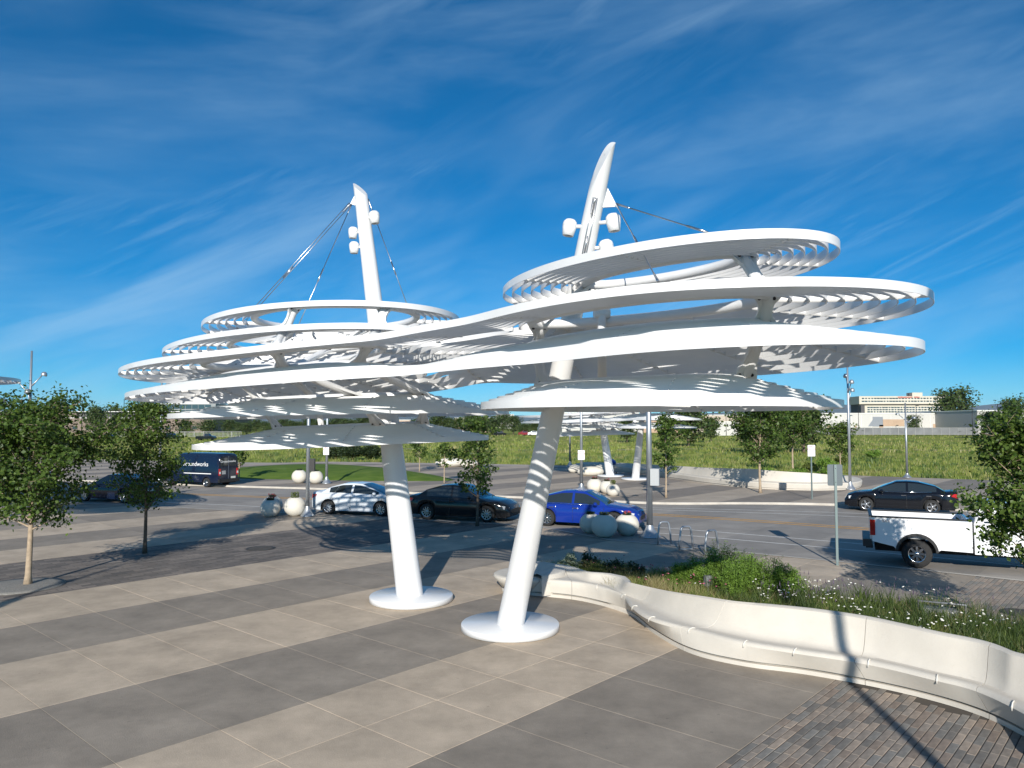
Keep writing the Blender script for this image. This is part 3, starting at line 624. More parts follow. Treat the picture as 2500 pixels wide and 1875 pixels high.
# ---------------------------------------------------------------- plants
def inpoly(P, poly):
    x, y = P[:,0], P[:,1]; r = np.zeros(len(P), bool); n = len(poly)
    for i in range(n):
        (x1,y1),(x2,y2) = poly[i], poly[i-1]; c_ = ((y1 > y) != (y2 > y)) & (x < (x2-x1)*(y-y1)/(y2-y1+1e-12)+x1); r ^= c_
    return r
def blades(P, H, bend, wd, rng):
    """grass blades: base points (n,3), heights; each blade is bent, three triangles"""
    n = len(P); a = rng.uniform(0, 2*np.pi, n); d = np.c_[np.cos(a), np.sin(a)]; b = bend*H*rng.uniform(.3, 1.2, n); w_ = wd*rng.uniform(.7,1.3,n); fa = rng.uniform(0, np.pi, n); s = np.c_[np.cos(fa), np.sin(fa)]*w_[:,None]/2
    base = P; mid = P+np.c_[d*(b*.35)[:,None], H*.58]; tip = P+np.c_[d*b[:,None], H*rng.uniform(.85,1.05,n)]
    z = np.zeros(n); S = np.c_[s, z]
    V = np.stack([base-S, base+S, mid-S*.8, mid+S*.8, tip], 1).reshape(-1,3); o = np.arange(n)[:,None]*5
    F = np.concatenate([o+np.array([[0,1,3]]), o+np.array([[0,3,2]]), o+np.array([[2,3,4]])], 0)
    return V, F
def tufts(C, nb, r, hmin, hmax, bend, wd, rng):
    n = len(C); k = np.repeat(np.arange(n), nb); a = rng.uniform(0,2*np.pi,len(k)); rr = r*np.sqrt(rng.uniform(0,1,len(k))); hs_ = rng.uniform(hmin,hmax,n)[k]*rng.uniform(.6,1,len(k))
    P = C[k]+np.c_[rr*np.cos(a), rr*np.sin(a), np.zeros(len(k))]
    return blades(P, hs_, bend, wd, rng)
def leafcards(P, Nrm, size, rng, asp=.62, fold=.25):
    """one folded kite per leaf"""
    n = len(P); Nrm = Nrm/np.linalg.norm(Nrm, axis=1)[:,None]; r = rng.normal(size=(n,3)); u = np.cross(Nrm, r); u /= np.linalg.norm(u, axis=1)[:,None]; v = np.cross(Nrm, u)
    s = (size*rng.uniform(.6,1.25,n))[:,None]
    A = P-u*s*.5; B = P+v*s*asp*.5+Nrm*s*fold*.3+u*s*.05; C = P+u*s*.5; D = P-v*s*asp*.5+Nrm*s*fold*.3+u*s*.05
    V = np.stack([A,B,C,D],1).reshape(-1,3); o = np.arange(n)[:,None]*4
    return V, np.concatenate([o+np.array([[0,1,2]]), o+np.array([[0,2,3]])], 0)
def leafmat(name, c1, c2, trans=.25, rough=.5):
    m = bpy.data.materials.new(name); m.use_nodes = True; t = m.node_tree; t.nodes.clear(); o = N(t, 'ShaderNodeOutputMaterial')
    gm = N(t, 'ShaderNodeNewGeometry'); rp = N(t, 'ShaderNodeMixRGB'); rp.inputs[1].default_value = (*c1,1); rp.inputs[2].default_value = (*c2,1); L(t, gm.outputs['Random Per Island'], rp.inputs[0])
    b = N(t, 'ShaderNodeBsdfPrincipled'); b.inputs['Roughness'].default_value = rough; b.inputs['Specular IOR Level'].default_value = .35; L(t, rp.outputs[0], b.inputs['Base Color'])
    tr = N(t, 'ShaderNodeBsdfTranslucent'); br = N(t, 'ShaderNodeMixRGB'); br.blend_type = 'MULTIPLY'; br.inputs[0].default_value = 1; br.inputs[2].default_value = (1.5,1.6,.6,1); L(t, rp.outputs[0], br.inputs[1]); L(t, br.outputs[0], tr.inputs[0])
    mx = N(t, 'ShaderNodeMixShader'); mx.inputs[0].default_value = trans; L(t, b.outputs[0], mx.inputs[1]); L(t, tr.outputs[0], mx.inputs[2]); L(t, mx.outputs[0], o.inputs[0]); return m
GR1 = leafmat('grass_green', (.09,.145,.026), (.19,.24,.055)); GR2 = leafmat('grass_straw', (.24,.20,.09), (.36,.31,.16)); GR3 = leafmat('grass_dark', (.035,.065,.018), (.08,.115,.03))
SHR = leafmat('rabbitbrush_green', (.11,.20,.028), (.20,.32,.055)); SAGE = leafmat('sage_leaf', (.20,.25,.18), (.34,.38,.29)); EVG = leafmat('evergreen_leaf', (.018,.035,.014), (.045,.07,.025)); OLIV = leafmat('olive_leaf', (.08,.11,.02), (.14,.17,.04))
YAR = mat('yarrow_white', (.75,.74,.68), rough=.7); LAV = leafmat('lavender_spike', (.10,.075,.12), (.20,.15,.22)); PINK = mat('pink_bloom', (.42,.10,.16), rough=.7)
rng = np.random.default_rng(11)
def bed_points(n, cond=None, z=.2):
    out_ = []; k = 0
    while k < n:
        P = np.c_[rng.uniform(0,12.5,n*4), rng.uniform(10.8,24.6,n*4)]; P = P[inpoly(P, bed)]
        ii = np.argmin(np.linalg.norm(P[:,None,:]-cK[None,:,:], axis=2), axis=1); dk = cK[ii]-cS[ii]; dk /= np.linalg.norm(dk, axis=1)[:,None]; P = P[((P-cK[ii])*dk).sum(1) > .24]
        if cond is not None: P = P[cond(P)]
        if len(P) == 0: break
        out_.append(P); k += len(P)
    P = np.vstack(out_)[:n]; return np.c_[P, np.full(len(P), z)]
def nearback(P, d0, d1):
    dm = np.min(np.linalg.norm(P[:,None,:]-cK[None,::3,:], axis=2), axis=1); return (dm > d0) & (dm < d1)
def stuff(name, parts, m, label=None, cat='grass'):
    V = np.vstack([p[0] for p in parts]); o = 0; F = []
    for p in parts: F.append(p[1]+o); o += len(p[0])
    ob = mk(name, np_mesh(name, V, np.vstack(F)), m); tag(ob, label, cat, kind='stuff'); return ob
stuff('bed_grass', [tufts(bed_points(760), 28, .16, .25, .5, .55, .012, rng), tufts(bed_points(260, lambda P: nearback(P, .15, .7)), 34, .15, .3, .55, .6, .011, rng)], GR1, 'short green grass filling the flower bed')
stuff('straw_grass', [tufts(bed_points(170, lambda P: nearback(P, .2, 1.6) & (P[:,0] < 7.5)), 40, .14, .35, .62, .7, .009, rng), tufts(bed_points(220), 22, .12, .3, .6, .6, .009, rng)], GR2, 'straw coloured bunch grass among the green grass of the bed')
stuff('dark_grass', [tufts(bed_points(420, lambda P: P[:,0] > 5.0), 28, .16, .4, .78, .45, .014, rng)], GR3, 'darker upright grass behind the right part of the seat wall')
def shrub(name, x, y, r, h, m, nstem, nleaf, leaf, label, cat='shrub', group=None, z=.2, up=.8, shape=1.0, seed=0):
    rg = np.random.default_rng(int(seed+x*31+y*17)); o = empty(name, (x,y,z), 0, label, cat, group)
    st = MB(); P = []; Nn = []
    for i in range(nstem):
        a = rg.uniform(0,2*np.pi); el = rg.uniform(.15,1.)**.7; tx = r*math.cos(a)*(1-el**2*up)*rg.uniform(.5,1.1); ty = r*math.sin(a)*(1-el**2*up)*rg.uniform(.5,1.1); tz = h*(.35+.65*el)*rg.uniform(.8,1.08)
        b = Vector((tx*.15, ty*.15, 0)); mid_ = Vector((tx*.6, ty*.6, tz*.55)); tp = Vector((tx,ty,tz)); st.tube([b, mid_, tp], [.012,.008,.003], 4, cap=False)
        k = nleaf//nstem; t = rg.uniform(.3,1.02,k)**.8; pp = np.outer((1-t)**2, b)+np.outer(2*t*(1-t), mid_)+np.outer(t*t, tp); P.append(pp+rg.normal(0, r*.07, (k,3))); Nn.append(np.c_[rg.normal(size=(k,2)), np.abs(rg.normal(size=k))+.3])
    P = np.vstack(P); P[:,2] = np.maximum(P[:,2], .02); V, F = leafcards(P, np.vstack(Nn), leaf, rg, .3*shape)
    mk('foliage', np_mesh('foliage', V, F), m, o); tag(st.build('stems', EVG, o), kind='stuff'); return o
p = lambda x, y, z=.4: q7(x, y, z)
shrub('sage_bush', *p(330,125,.6), .42, .62, SAGE, 40, 2200, .07, 'silver grey sage bush at the rounded end of the seat wall', shape=1.8)
for x, y, r, h, lb in ((400,98,.5,.6,'tallest dark green shrub directly behind the silver sage bush'),(500,112,.55,.55,'widest dark green shrub behind the rounded olive bush'),(590,120,.45,.5,'smallest dark green shrub beside the widest dark one')): shrub('dark_shrub', *p(x,y,.75), r, h, EVG, 40, 1900, .07, lb, group='dark shrubs in the bed', shape=1.6)
shrub('olive_bush', *p(440,140,.6), .5, .5, OLIV, 46, 2400, .055, 'rounded olive green bush beside the sage bush', shape=1.3)
for x, y, r, h, lb in ((880,175,.55,.8,'bright green feathery bush right behind the small box light'),(965,170,.65,1.05,'tallest bright green feathery bush in the middle of the bed'),(1060,200,.6,.95,'bright green feathery bush between the tallest one and the white flowers'),(1150,212,.6,.9,'broad bright green feathery bush bordering the white flowers'),(1225,222,.5,.75,'low bright green feathery bush among the first white flowers'),(1010,215,.5,.8,'bright green feathery bush close to the seat wall back'),(800,165,.45,.6,'smallest bright green feathery bush near the box light and pink blooms')): shrub('rabbitbrush', *p(x,y,.62), r*1.12, h*1.15, SHR, 70, 4600, .085, lb, group='bright green feathery bushes', shape=.62, up=.55)
def flowers(name, pts_, hmin, hmax, head, m, stem_m, label, spike=False):
    n = len(pts_); H = rng.uniform(hmin,hmax,n); V, F = blades(pts_, H, .12, .007, rng)
    ob = mk(name+'_stems', np_mesh(name+'_stems', V, F), stem_m); tag(ob, 'thin green stems carrying '+label, 'stems', kind='stuff'); tips = V.reshape(n,5,3)[:,4]
    mb_v = []; mb_f = []; o = 0; kk = 8
    for q in tips:
        r = head*rng.uniform(.6,1.2)
        if spike:
            ang = np.arange(4)*np.pi/2; hh = r*6
            vv = np.vstack([np.c_[q[0]+r*.7*np.cos(ang), q[1]+r*.7*np.sin(ang), np.full(4, q[2]-hh*.5)], [[q[0],q[1],q[2]+hh*.5]], [[q[0],q[1],q[2]-hh*.7]]]); ff = [(0,1,4),(1,2,4),(2,3,4),(3,0,4),(1,0,5),(2,1,5),(3,2,5),(0,3,5)]
        else:
            ang = np.arange(6)*np.pi/3; vv = np.vstack([np.c_[q[0]+r*np.cos(ang), q[1]+r*np.sin(ang), np.full(6, q[2])+rng.normal(0,r*.25,6)], [[q[0],q[1],q[2]+r*.45]], [[q[0],q[1],q[2]-r*.4]]]); ff = [(i,(i+1)%6,6) for i in range(6)]+[((i+1)%6,i,7) for i in range(6)]
        mb_v.append(vv); mb_f.append(np.array(ff)+o); o += len(vv)
    ob = mk(name, np_mesh(name, np.vstack(mb_v), np.vstack(mb_f)), m); tag(ob, label, 'flowers', kind='stuff')
wz = lambda P: (P[:,0] > 5.6) & (P[:,0] < 9.8) & (P[:,1] > 14.2)
flowers('yarrow_flowers', bed_points(190, lambda P: wz(P) & (np.sin(P[:,0]*2.3+P[:,1])+np.sin(P[:,1]*1.7-P[:,0]*.6) > -.2)), .35, .62, .03, YAR, GR1, 'flat white yarrow heads over the right part of the bed')
flowers('yarrow_flowers', bed_points(60), .3, .5, .024, YAR, GR1, 'scattered small white yarrow heads through the whole bed')
flowers('lavender_spikes', bed_points(190, lambda P: (P[:,0] > 5.8) & (P[:,1] > 16.4)), .5, .75, .016, LAV, GR3, 'faded purple flower spikes along the street side of the bed', True)
flowers('pink_blooms', bed_points(70, lambda P: (P[:,0] < 5.5) & (P[:,1] > 18)), .35, .6, .03, PINK, GR1, 'small pink blooms near the middle of the bed')
GREYM = mat('grey_powder_coat', (.17,.18,.19), rough=.5)
x, y = q7(900, 235, .35); u_ = empty('bed_uplight', (x,y,.2), .3, 'small grey box light on a stake in the flower bed', 'light'); MB().box((0,0,.36), (.17,.13,.26)).tube([(0,0,0),(0,0,.25)], .02, 8).build('housing', GREYM, u_); MB().box((0,.068,.36), (.13,.012,.2)).build('lens', LENS, u_)
x, y = 9.45, 16.9; u_ = empty('hose_cabinet', (x,y,.2), -.5, 'low grey metal frame box at the end of the low wall in the bed', 'cabinet'); MB().box((0,0,.14),(.7,.4,.26)).build('housing', GREYM, u_); MB().tube([(-.45,-.25,0),(-.45,-.25,.42),(.45,-.25,.42),(.45,-.25,0)], .02, 8).build('rail', GREYM, u_)
# ================================================================ trees
BARK = mat('young_bark', (.34,.265,.185), rough=.85, var=.18, vscale=9, bump=.4, bscale=25); BARKD = mat('dark_bark', (.12,.09,.065), rough=.9, var=.25, vscale=9, bump=.4, bscale=25)
LF = [leafmat('maple_leaf_a', (.024,.056,.010), (.105,.165,.03), .28), leafmat('maple_leaf_b', (.03,.065,.012), (.125,.185,.034), .28), leafmat('far_leaf', (.03,.06,.016), (.085,.12,.03), .2)]
def make_tree(name, H, r, zb, nlimb, nleaf, leaf, seed, lm, bark, tr=.07, lead=.0, dens=1., label=None, profile=.35, spread=.165):
    rg = np.random.default_rng(seed); root = bpy.data.objects.new(name, None); COL.objects.link(root); root.empty_display_size = .2
    T = MB(); bend = rg.normal(0,.05,(4,2))*H*.25; tz = [0,.02*H,zb,zb+(H-zb)*.5,H*.98]; tp = [Vector((0,0,0)), Vector((0,0,.02*H)), Vector((bend[0][0]*.3,bend[0][1]*.3,zb)), Vector((bend[1][0],bend[1][1],tz[3])), Vector((bend[2][0],bend[2][1],tz[4]))]
    P3 = spline([tuple(q) for q in tp], 14); T.tube([tuple(q) for q in P3], list(np.interp(np.linspace(0,1,14), [0,.08,.4,1], [tr*1.5,tr,tr*.72,tr*.12])), 9)
    def trunk_at(z): return np.array([np.interp(z, P3[:,2], P3[:,0]), np.interp(z, P3[:,2], P3[:,1]), z])
    cl = []; 
    for i in range(nlimb):
        f = (i+.5)/nlimb; z0 = zb*.93+(H*.93-zb*.93)*f**.9; a = i*2.39996+rg.normal(0,.35)
        prof = (1-((f-profile)/(1-profile))**2)**.5 if f > profile else (.55+.45*math.sin(f/profile*math.pi/2)); ln = r*max(.16, prof)*rg.uniform(.55,1.35)
        if f > .9 and lead: ln *= .6
        el = rg.uniform(.35,.75)+f*.45; b = trunk_at(z0); d = np.array([math.cos(a)*math.cos(el), math.sin(a)*math.cos(el), math.sin(el)]); e = b+d*ln*1.12; e[2] -= ln*.12; mid_ = (b+e)/2+np.array([0,0,ln*.06])+rg.normal(0,.04,3)*ln
        T.tube([tuple(b), tuple(mid_), tuple(e)], [tr*.34*(1-f*.6), tr*.2*(1-f*.5), tr*.06], 5, cap=False)
        ns = max(3, int(ln/.2))
        for k in range(ns):
            t = rg.uniform(.3,1.); q = b*(1-t)**2+mid_*2*t*(1-t)+e*t*t; dd = rg.normal(size=3); dd[2] = abs(dd[2])*.5; dd /= np.linalg.norm(dd); sl_ = rg.uniform(.18,.42)*max(.5, r/1.6); e2 = q+dd*sl_
            T.tube([tuple(q), tuple(e2)], [tr*.09, tr*.03], 3, cap=False); cl.append((q+e2)/2); cl.append(e2)
        cl.append(e)
    cl = np.array(cl); k = rg.integers(0, len(cl), nleaf); wts = rg.uniform(.15,1,len(cl))**1.5; k = rg.choice(len(cl), nleaf, p=wts/wts.sum())
    P = cl[k]+rg.normal(0, spread*max(.5, r/1.7), (nleaf,3))*np.array([1,1,.75]); cen = np.array([0,0,(H+zb)/2]); Nn = (P-cen)*.5/r+rg.normal(0,.75,(nleaf,3))+np.array([0,0,.55])
    V, F = leafcards(P, Nn, leaf, rg, .8, .3)
    mk('crown', np_mesh('crown', V, F), lm, root); mk('trunk', T.mesh('trunk'), bark, root)
    return root
def put(t, x, y, rz=0., sc=1., label=None, group=None, cat='tree', z=0., szz=None):
    t.location = (x,y,z); t.rotation_euler = (0,0,rz); t.scale = (sc,sc,szz or sc); tag(t, label, cat, group); return t
put(make_tree('maple_tree', 4.75, 1.95, 1.6, 58, 18000, .108, 3, LF[0], BARK, .085), -13.54, 21.45, .4, label='leafy young maple with pale trunk standing in a gravel patch on the plaza')
put(make_tree('maple_tree', 5.35, 1.5, 1.45, 46, 8600, .108, 5, LF[1], BARKD, .062, lead=1), -12.8, 26.68, 1.2, label='thinner maple with bare top leader beside the manhole cover')
put(make_tree('maple_tree', 4.45, 1.5, 1.45, 50, 12500, .10, 9, LF[1], BARK, .07), 11.0, 16.25, 2.2, label='leafy maple on brick paving in front of the white pickup truck')
put(make_tree('maple_tree', 4.75, 1.2, 1.1, 30, 3000, .135, 14, LF[0], BARKD, .06, lead=1), -1.54, 33.78, .7, label='slender dark maple in front of the dark grey sedan')
put(make_tree('street_tree', 4.95, 1.15, 1.45, 28, 2600, .16, 17, LF[0], BARK, .06, lead=1), 9.19, 45.5, .2, z=.11, label='young street tree in front of the small far canopy mast')
put(make_tree('street_tree', 5.5, 2.1, 1.65, 40, 5600, .19, 19, LF[0], BARK, .085), 15.84, 48.63, 1., z=.11, label='broad dense street tree shading the far seat wall')
put(make_tree('street_tree', 6.0, 2.2, 2.2, 36, 4200, .22, 23, LF[0], BARK, .09), 25.36, 68.74, .5, label='dense street tree with bare pale trunk behind the far seat wall')
put(make_tree('street_tree', 4.2, 1.55, 1.7, 26, 2300, .2, 29, LF[1], BARK, .06), 27.83, 64.5, 0, label='young tree with rounded crown beside the three-headed lamp post')
PT = [make_tree('young_tree', 2.9, .9, 1.1, 20, 900, .17, 31, LF[1], BARK, .05), make_tree('young_tree', 3.0, 1.05, 1.15, 22, 1100, .17, 37, LF[0], BARK, .05)]
put(PT[0], -5.05, 56.78, 0, z=.11, label='small young tree at the corner of the lawn mound', group='small young trees on the far pavement'); put(PT[1], -8.58, 70.56, 0, z=.11, label='small young tree on the path behind the lawn mound', group='small young trees on the far pavement')
def cp(t, *a, **k): c = copy_tree(t); return put(c, *a, **k)
cp(PT[0], -21.2, 59.2, 1.2, .92, z=.11, label='small young tree beside the rear of the dark van', group='small young trees on the far pavement'); cp(PT[1], -25.5, 71, 2.2, .9, z=.3, label='small young tree on the far end of the lawn mound', group='small young trees on the far pavement')
cp(PT[1], -3.6, 72, 3.1, 1.0, z=.11, label='small young tree beside the pale boulders on the far plaza', group='small young trees on the far pavement')
# big trees across the field
FT = [make_tree('field_tree', 9, 4.2, 1.6, 34, 2600, .62, 41, LF[2], BARKD, .25, profile=.4, spread=.34), make_tree('field_tree', 8, 3.6, .9, 30, 2200, .6, 43, LF[2], BARKD, .22, profile=.3, spread=.34), make_tree('field_tree', 7, 3.9, .7, 30, 2200, .6, 47, LF[2], BARKD, .2, profile=.3, spread=.36)]
spots = [ # x pixel (2500 wide), depth, height m, width scale, label
 (2330,330,17,1.05,'largest broad tree in front of the pale hotel tower'),(2225,330,7.5,1.0,'dark round tree in front of the brick panel of the warehouse'),(1960,120,7.2,.9,'dense dark tree behind the street trees across the road'),(1900,128,6.0,.9,'dense dark tree nearest the dipping end of the canopy'),(1840,118,5.6,1.1,'bushy dark tree behind the broad street tree'),
 (1680,150,7.0,1.15,'bushy tree standing in the field behind the far canopy'),(1735,190,5.2,1.1,'round dark tree beside the far white wall'),(1530,190,5.6,1.3,'light green tree behind the far canopy tiers'),
 (236,290,9.6,.75,'tall pear-shaped tree before the brown warehouse'),(286,300,7.2,.85,'rounded tree before the brown warehouse beside the tall pear-shaped one'),(345,310,7.,.8,'round tree at the corner of the brown warehouse'),(335,520,15.5,.7,'dark tree rising behind the brown warehouse roof'),(280,520,14.5,.7,'dark tree above the brown warehouse roof near the tall lamp'),
 (455,300,5.2,1.4,'clipped low tree in the row before the brown warehouse'),(510,300,5.2,1.4,'clipped low tree second in the row before the brown warehouse'),
 (2470,230,10.5,.9,'tree half hidden by the leafy maple at the edge of the field'),(2415,240,7.5,.9,'dark tree beside the white warehouse roof')]
for i, (px, d, h, ws, lb) in enumerate(spots):
    k = i % 3; t = FT[k] if i < 3 else copy_tree(FT[k]); b0 = (9,8,7)[k]; put(t, (px-1250)/1850*d, d, i*1.3, h/b0*ws, label=lb, group='trees across the field', szz=h/b0)
# the shelter belt behind the field, one tree after another
i = 0
for px in list(range(560, 905, 22))+list(range(1020, 1345, 26)):
    d = 300+((i*37) % 60); t = copy_tree(FT[i % 3]); h = 4.6+((i*53) % 26)/10.
    put(t, (px-1250)/1850*d, d, i*2.1, h/8*1.15, label='tree in the green belt along the far side of the field', group='tree belt across the field', szz=h/8); i += 1
# low junipers at the field edge
for j, (px, d, r, h, lb) in enumerate(((855,96,2.3,1.5,'largest dark juniper at the path behind the silver sedan'),(905,98,1.9,1.3,'dark juniper just beside the left mast, second in size'),(818,99,1.6,1.2,'smallest dark juniper behind the sign pole at the lawn'))): shrub('juniper', (px-1250)/1850*d, d, r, h*1.3, EVG, 60, 2600, .3, lb, group='spreading dark junipers', z=0, shape=1.8, up=.6)
for j, (px, d, r, h, lb) in enumerate(((2130,100,1.2,.9,'bright green shrub standing alone in the field behind the black sedan'),(2050,84,1.0,.8,'olive shrub in the field beside the tall three-headed lamp post'),(2010,76,1.3,.9,'bright green shrub in the field behind the young rounded tree'),(1975,70,1.1,.8,'olive shrub behind the bare pale trunk of the dense street tree'),(2470,66,1.2,.9,'bright green shrub at the field edge behind the pickup cab'))): shrub('field_shrub', (px-1250)/1850*d, d, r, h*1.2, OLIV if j % 2 else SHR, 36, 1300, .2, lb, group='shrubs in the field', z=0, shape=1.5, up=.6)
# rough field grass
rg = np.random.default_rng(77)
def fieldpts(n, d0, d1):
    d = d0*(d1/d0)**rg.uniform(0,1,n); u = rg.uniform(-60,2560,n); x = (u-1250)/1850*d; P = np.c_[x, d, np.full(n,-.08)]; edge_ = np.interp(x, [-110,-60,-27,-22,-15,-2,5,12,20,27,36,60], [120,100,88,88,86.5,83,80,78,74,68,62,48]); return P[d > edge_+.5]
GF1 = leafmat('field_blade_green', (.16,.215,.042), (.28,.31,.08)); GF2 = leafmat('field_blade_straw', (.25,.24,.09), (.36,.33,.14)); GF3 = leafmat('field_blade_dark', (.06,.11,.028), (.12,.17,.05))
stuff('field_grass', [tufts(fieldpts(5200,62,190), 10, .6, .25, .6, .6, .045, rg), tufts(fieldpts(1600,120,330), 8, .9, .4, .9, .5, .16, rg)], GF1, 'rough green grass covering the wide field')
stuff('straw_field_grass', [tufts(fieldpts(2000,62,190), 9, .6, .3, .65, .6, .035, rg), tufts(fieldpts(900,120,330), 8, .9, .4, .9, .5, .14, rg)], GF2, 'dry straw coloured grass scattered through the field')
stuff('dark_field_weeds', [tufts(fieldpts(1300,62,200), 14, .45, .3, .7, .4, .1, rg)], GF3, 'clumps of darker weeds scattered through the field')
# ================================================================ vehicles
TYRE = mat('tyre_rubber', (.018,.018,.018), rough=.85, var=.2, vscale=20); ALLOY = mat('alloy_rim', (.55,.56,.58), rough=.25, metal=1.); CHROME = mat('chrome', (.7,.7,.72), rough=.12, metal=1.)
GLASS = glass_dark('car_glass', (.018,.024,.026)); BLKP = mat('black_trim', (.015,.015,.016), rough=.45); REDL = mat('tail_lamp_red', (.42,.012,.012), rough=.15, coat=.5); HEADL = mat('head_lamp', (.62,.64,.66), rough=.1, coat=.6); UNDER = mat('underbody', (.012,.012,.012), rough=.9); AMBER = mat('amber_marker', (.6,.22,.03), rough=.2); PLATE = mat('number_plate', (.6,.62,.58), rough=.5)
def paint(n, c, metal=.0): return mat('paint_'+n, c, rough=.14, coat=.15, metal=0, spec=.5)
def wheel(parent, x, y, r, w_, side, spokes, rimc=ALLOY, rr=.66):
    o = MB(); R = Matrix.Rotation(math.pi/2, 3, 'X'); pr = [(rr*r,-w_/2),(r*.93,-w_/2),(r,-w_/2+.03),(r,w_/2-.03),(r*.93,w_/2),(rr*r,w_/2)]
    t = o.lathe(pr, 30, (0,0,0), R, capb=False, capt=False).build('wheel', TYRE, parent); t.location = (x,y,r)
    s = side; rim = MB(); f = -s*w_*.46       # outer face; R sends z to -y
    rim.lathe([(rr*r*1.01, f), (rr*r*.93, f), (rr*r*.9, f*.5)], 30, (0,0,0), R, capb=False, capt=False); rim.lathe([(.0,f*.86),(r*.15,f*.86),(r*.17,f*.6)], 14, (0,0,0), R, capb=False, capt=False)
    for k in range(spokes):
        a = 2*math.pi*k/spokes; d = Vector((math.cos(a),0,math.sin(a))); n_ = Vector((-math.sin(a),0,math.cos(a))); yy = -f*.84; hw = r*.085 if spokes > 6 else r*.12
        P = [d*r*.1+n_*hw, d*r*.1-n_*hw, d*rr*r*.95-n_*hw*.8, d*rr*r*.95+n_*hw*.8]; vs = [Vector((p.x, yy, p.z)) for p in P]+[Vector((p.x, yy*.6, p.z)) for p in P]
        rim.add(vs, [(0,1,2,3),(3,2,1,0)] if False else [(0,1,2,3),(4,7,6,5),(0,4,5,1),(1,5,6,2),(2,6,7,3),(3,7,4,0)])
    rim.build('rim', rimc, t); MB().lathe([(rr*r*.9,f*.2),(.001,f*.2)], 20, (0,0,0), R, capb=False, capt=False).build('brake', UNDER, t)
def sedan(name, label, A, B, wb_real, col, near, spokes=10, W=1.8, H=1.45, fo=.88, ro=.98, wr=.325, roof=(.95,1.75,2.35,3.35), trunk=.98, hood=.80, belt=.92, trim=None, cat='car', tailw=.35):
    """A, B: ground points of the near-side rear and front wheels"""
    A, B = Vector((*A,0)), Vector((*B,0)); d = (B-A); sc = d.length/wb_real; h = d.normalized(); nrm = Vector((-h.y,h.x,0)); nrm = nrm if nrm.y > 0 else -nrm
    c = A+nrm*(W/2-.11)*sc; o = empty(name, (c.x,c.y,.011), math.atan2(h.y,h.x), label, cat); o.scale = (sc,sc,sc)
    Ln = ro+wb_real+fo; x0, x1 = -ro, wb_real+fo; ra = wr+.065; hwid = W/2
    xs = sorted(set(list(np.linspace(x0, x1, 70))+[x0+.02, x0+.06, x0+.12, x1-.02, x1-.06, x1-.12]+[xw+s*ra for xw in (0, wb_real) for s in (-1.,-.96,.96,1.)]))
    def wid(x):
        e = min(1, max(0, (x-x0)/.55)); f = min(1, max(0, (x1-x)/.95)); return hwid*(.80+.20*math.sin(e*math.pi/2)**.8)*(.74+.26*math.sin(f*math.pi/2)**.75)
    cowl, tr0 = roof[3]+.08, roof[0]-.02-ro
    rx = [r-ro for r in roof]           # rear glass foot, roof start, roof end, windscreen foot (measured from the tail)
    zsP = ([x0, x0+.05, x0+.22, rx[0], (rx[0]+rx[3])/2, rx[3], x1-.45, x1-.12, x1], [trunk-.30, trunk-.03, trunk, trunk-.03, belt, belt, hood+.02, hood-.12, hood-.30])
    zs = lambda x: float(np.interp(x, *zsP))
    def zb(x):
        z = float(np.interp(x, [x0,x0+.3,0,wb_real,x1-.3,x1],[.30,.21,.19,.19,.19,.26]))
        for xw in (0, wb_real):
            if abs(x-xw) < ra: z = max(z, wr+math.sqrt(max(0,ra*ra-(x-xw)**2)))
        return z
    body = MB(); prof = []
    for x in xs:
        w_, z1, z0 = wid(x), zs(x), zb(x); zm = z0+(z1-z0)*.5
        half = [(w_*.96,z0),(w_*.99,z0+(zm-z0)*.5),(w_,zm),(w_*.985,zm+(z1-zm)*.55),(w_*.95,z1-.035),(w_*.86,z1),(w_*.5,z1+.025),(0,z1+.035)]
        prof.append([(x,-y,z) for y,z in half]+[(x,y,z) for y,z in reversed(half[:-1])])
    m = len(prof[0]); body.add([p for r in prof for p in r], [(i*m+k, i*m+k+1, (i+1)*m+k+1, (i+1)*m+k) for i in range(len(prof)-1) for k in range(m-1)], True)
    body.add(prof[0], [tuple(range(m))]); body.add(prof[-1], [tuple(reversed(range(m)))])
    rails = MB(); glassS = {}; wind = MB(); rearg = MB(); roofm = body
    # greenhouse
    gx = np.linspace(rx[0], rx[3], 33); zr = lambda x: float(np.interp(x, [rx[0], rx[0]+(rx[1]-rx[0])*.35, rx[1], (rx[1]+rx[2])/2, rx[2], rx[2]+(rx[3]-rx[2])*.6, rx[3]], [zs(rx[0])+.02, zs(rx[0])+.02+(H-.03-zs(rx[0]))*.55, H-.03, H, H-.025, zs(rx[3])+(H-zs(rx[3]))*.45, zs(rx[3])+.02]))
    G_ = []
    for x in gx:
        wb_, zt, zbb = wid(x)*.89, zr(x), zs(x)-.01; f = (zt-zbb)/(H-belt); wt = wb_-(.20*f+.03)
        G_.append([(wb_,zbb),(wb_-.02*f,zbb+(zt-zbb)*.10),(wt+.02,zbb+(zt-zbb)*.84),(wt-.04,zt-.012),(wt*.55,zt+.008*f),(0,zt+.014*f)])
    bp = (rx[1]+rx[2])/2+.05
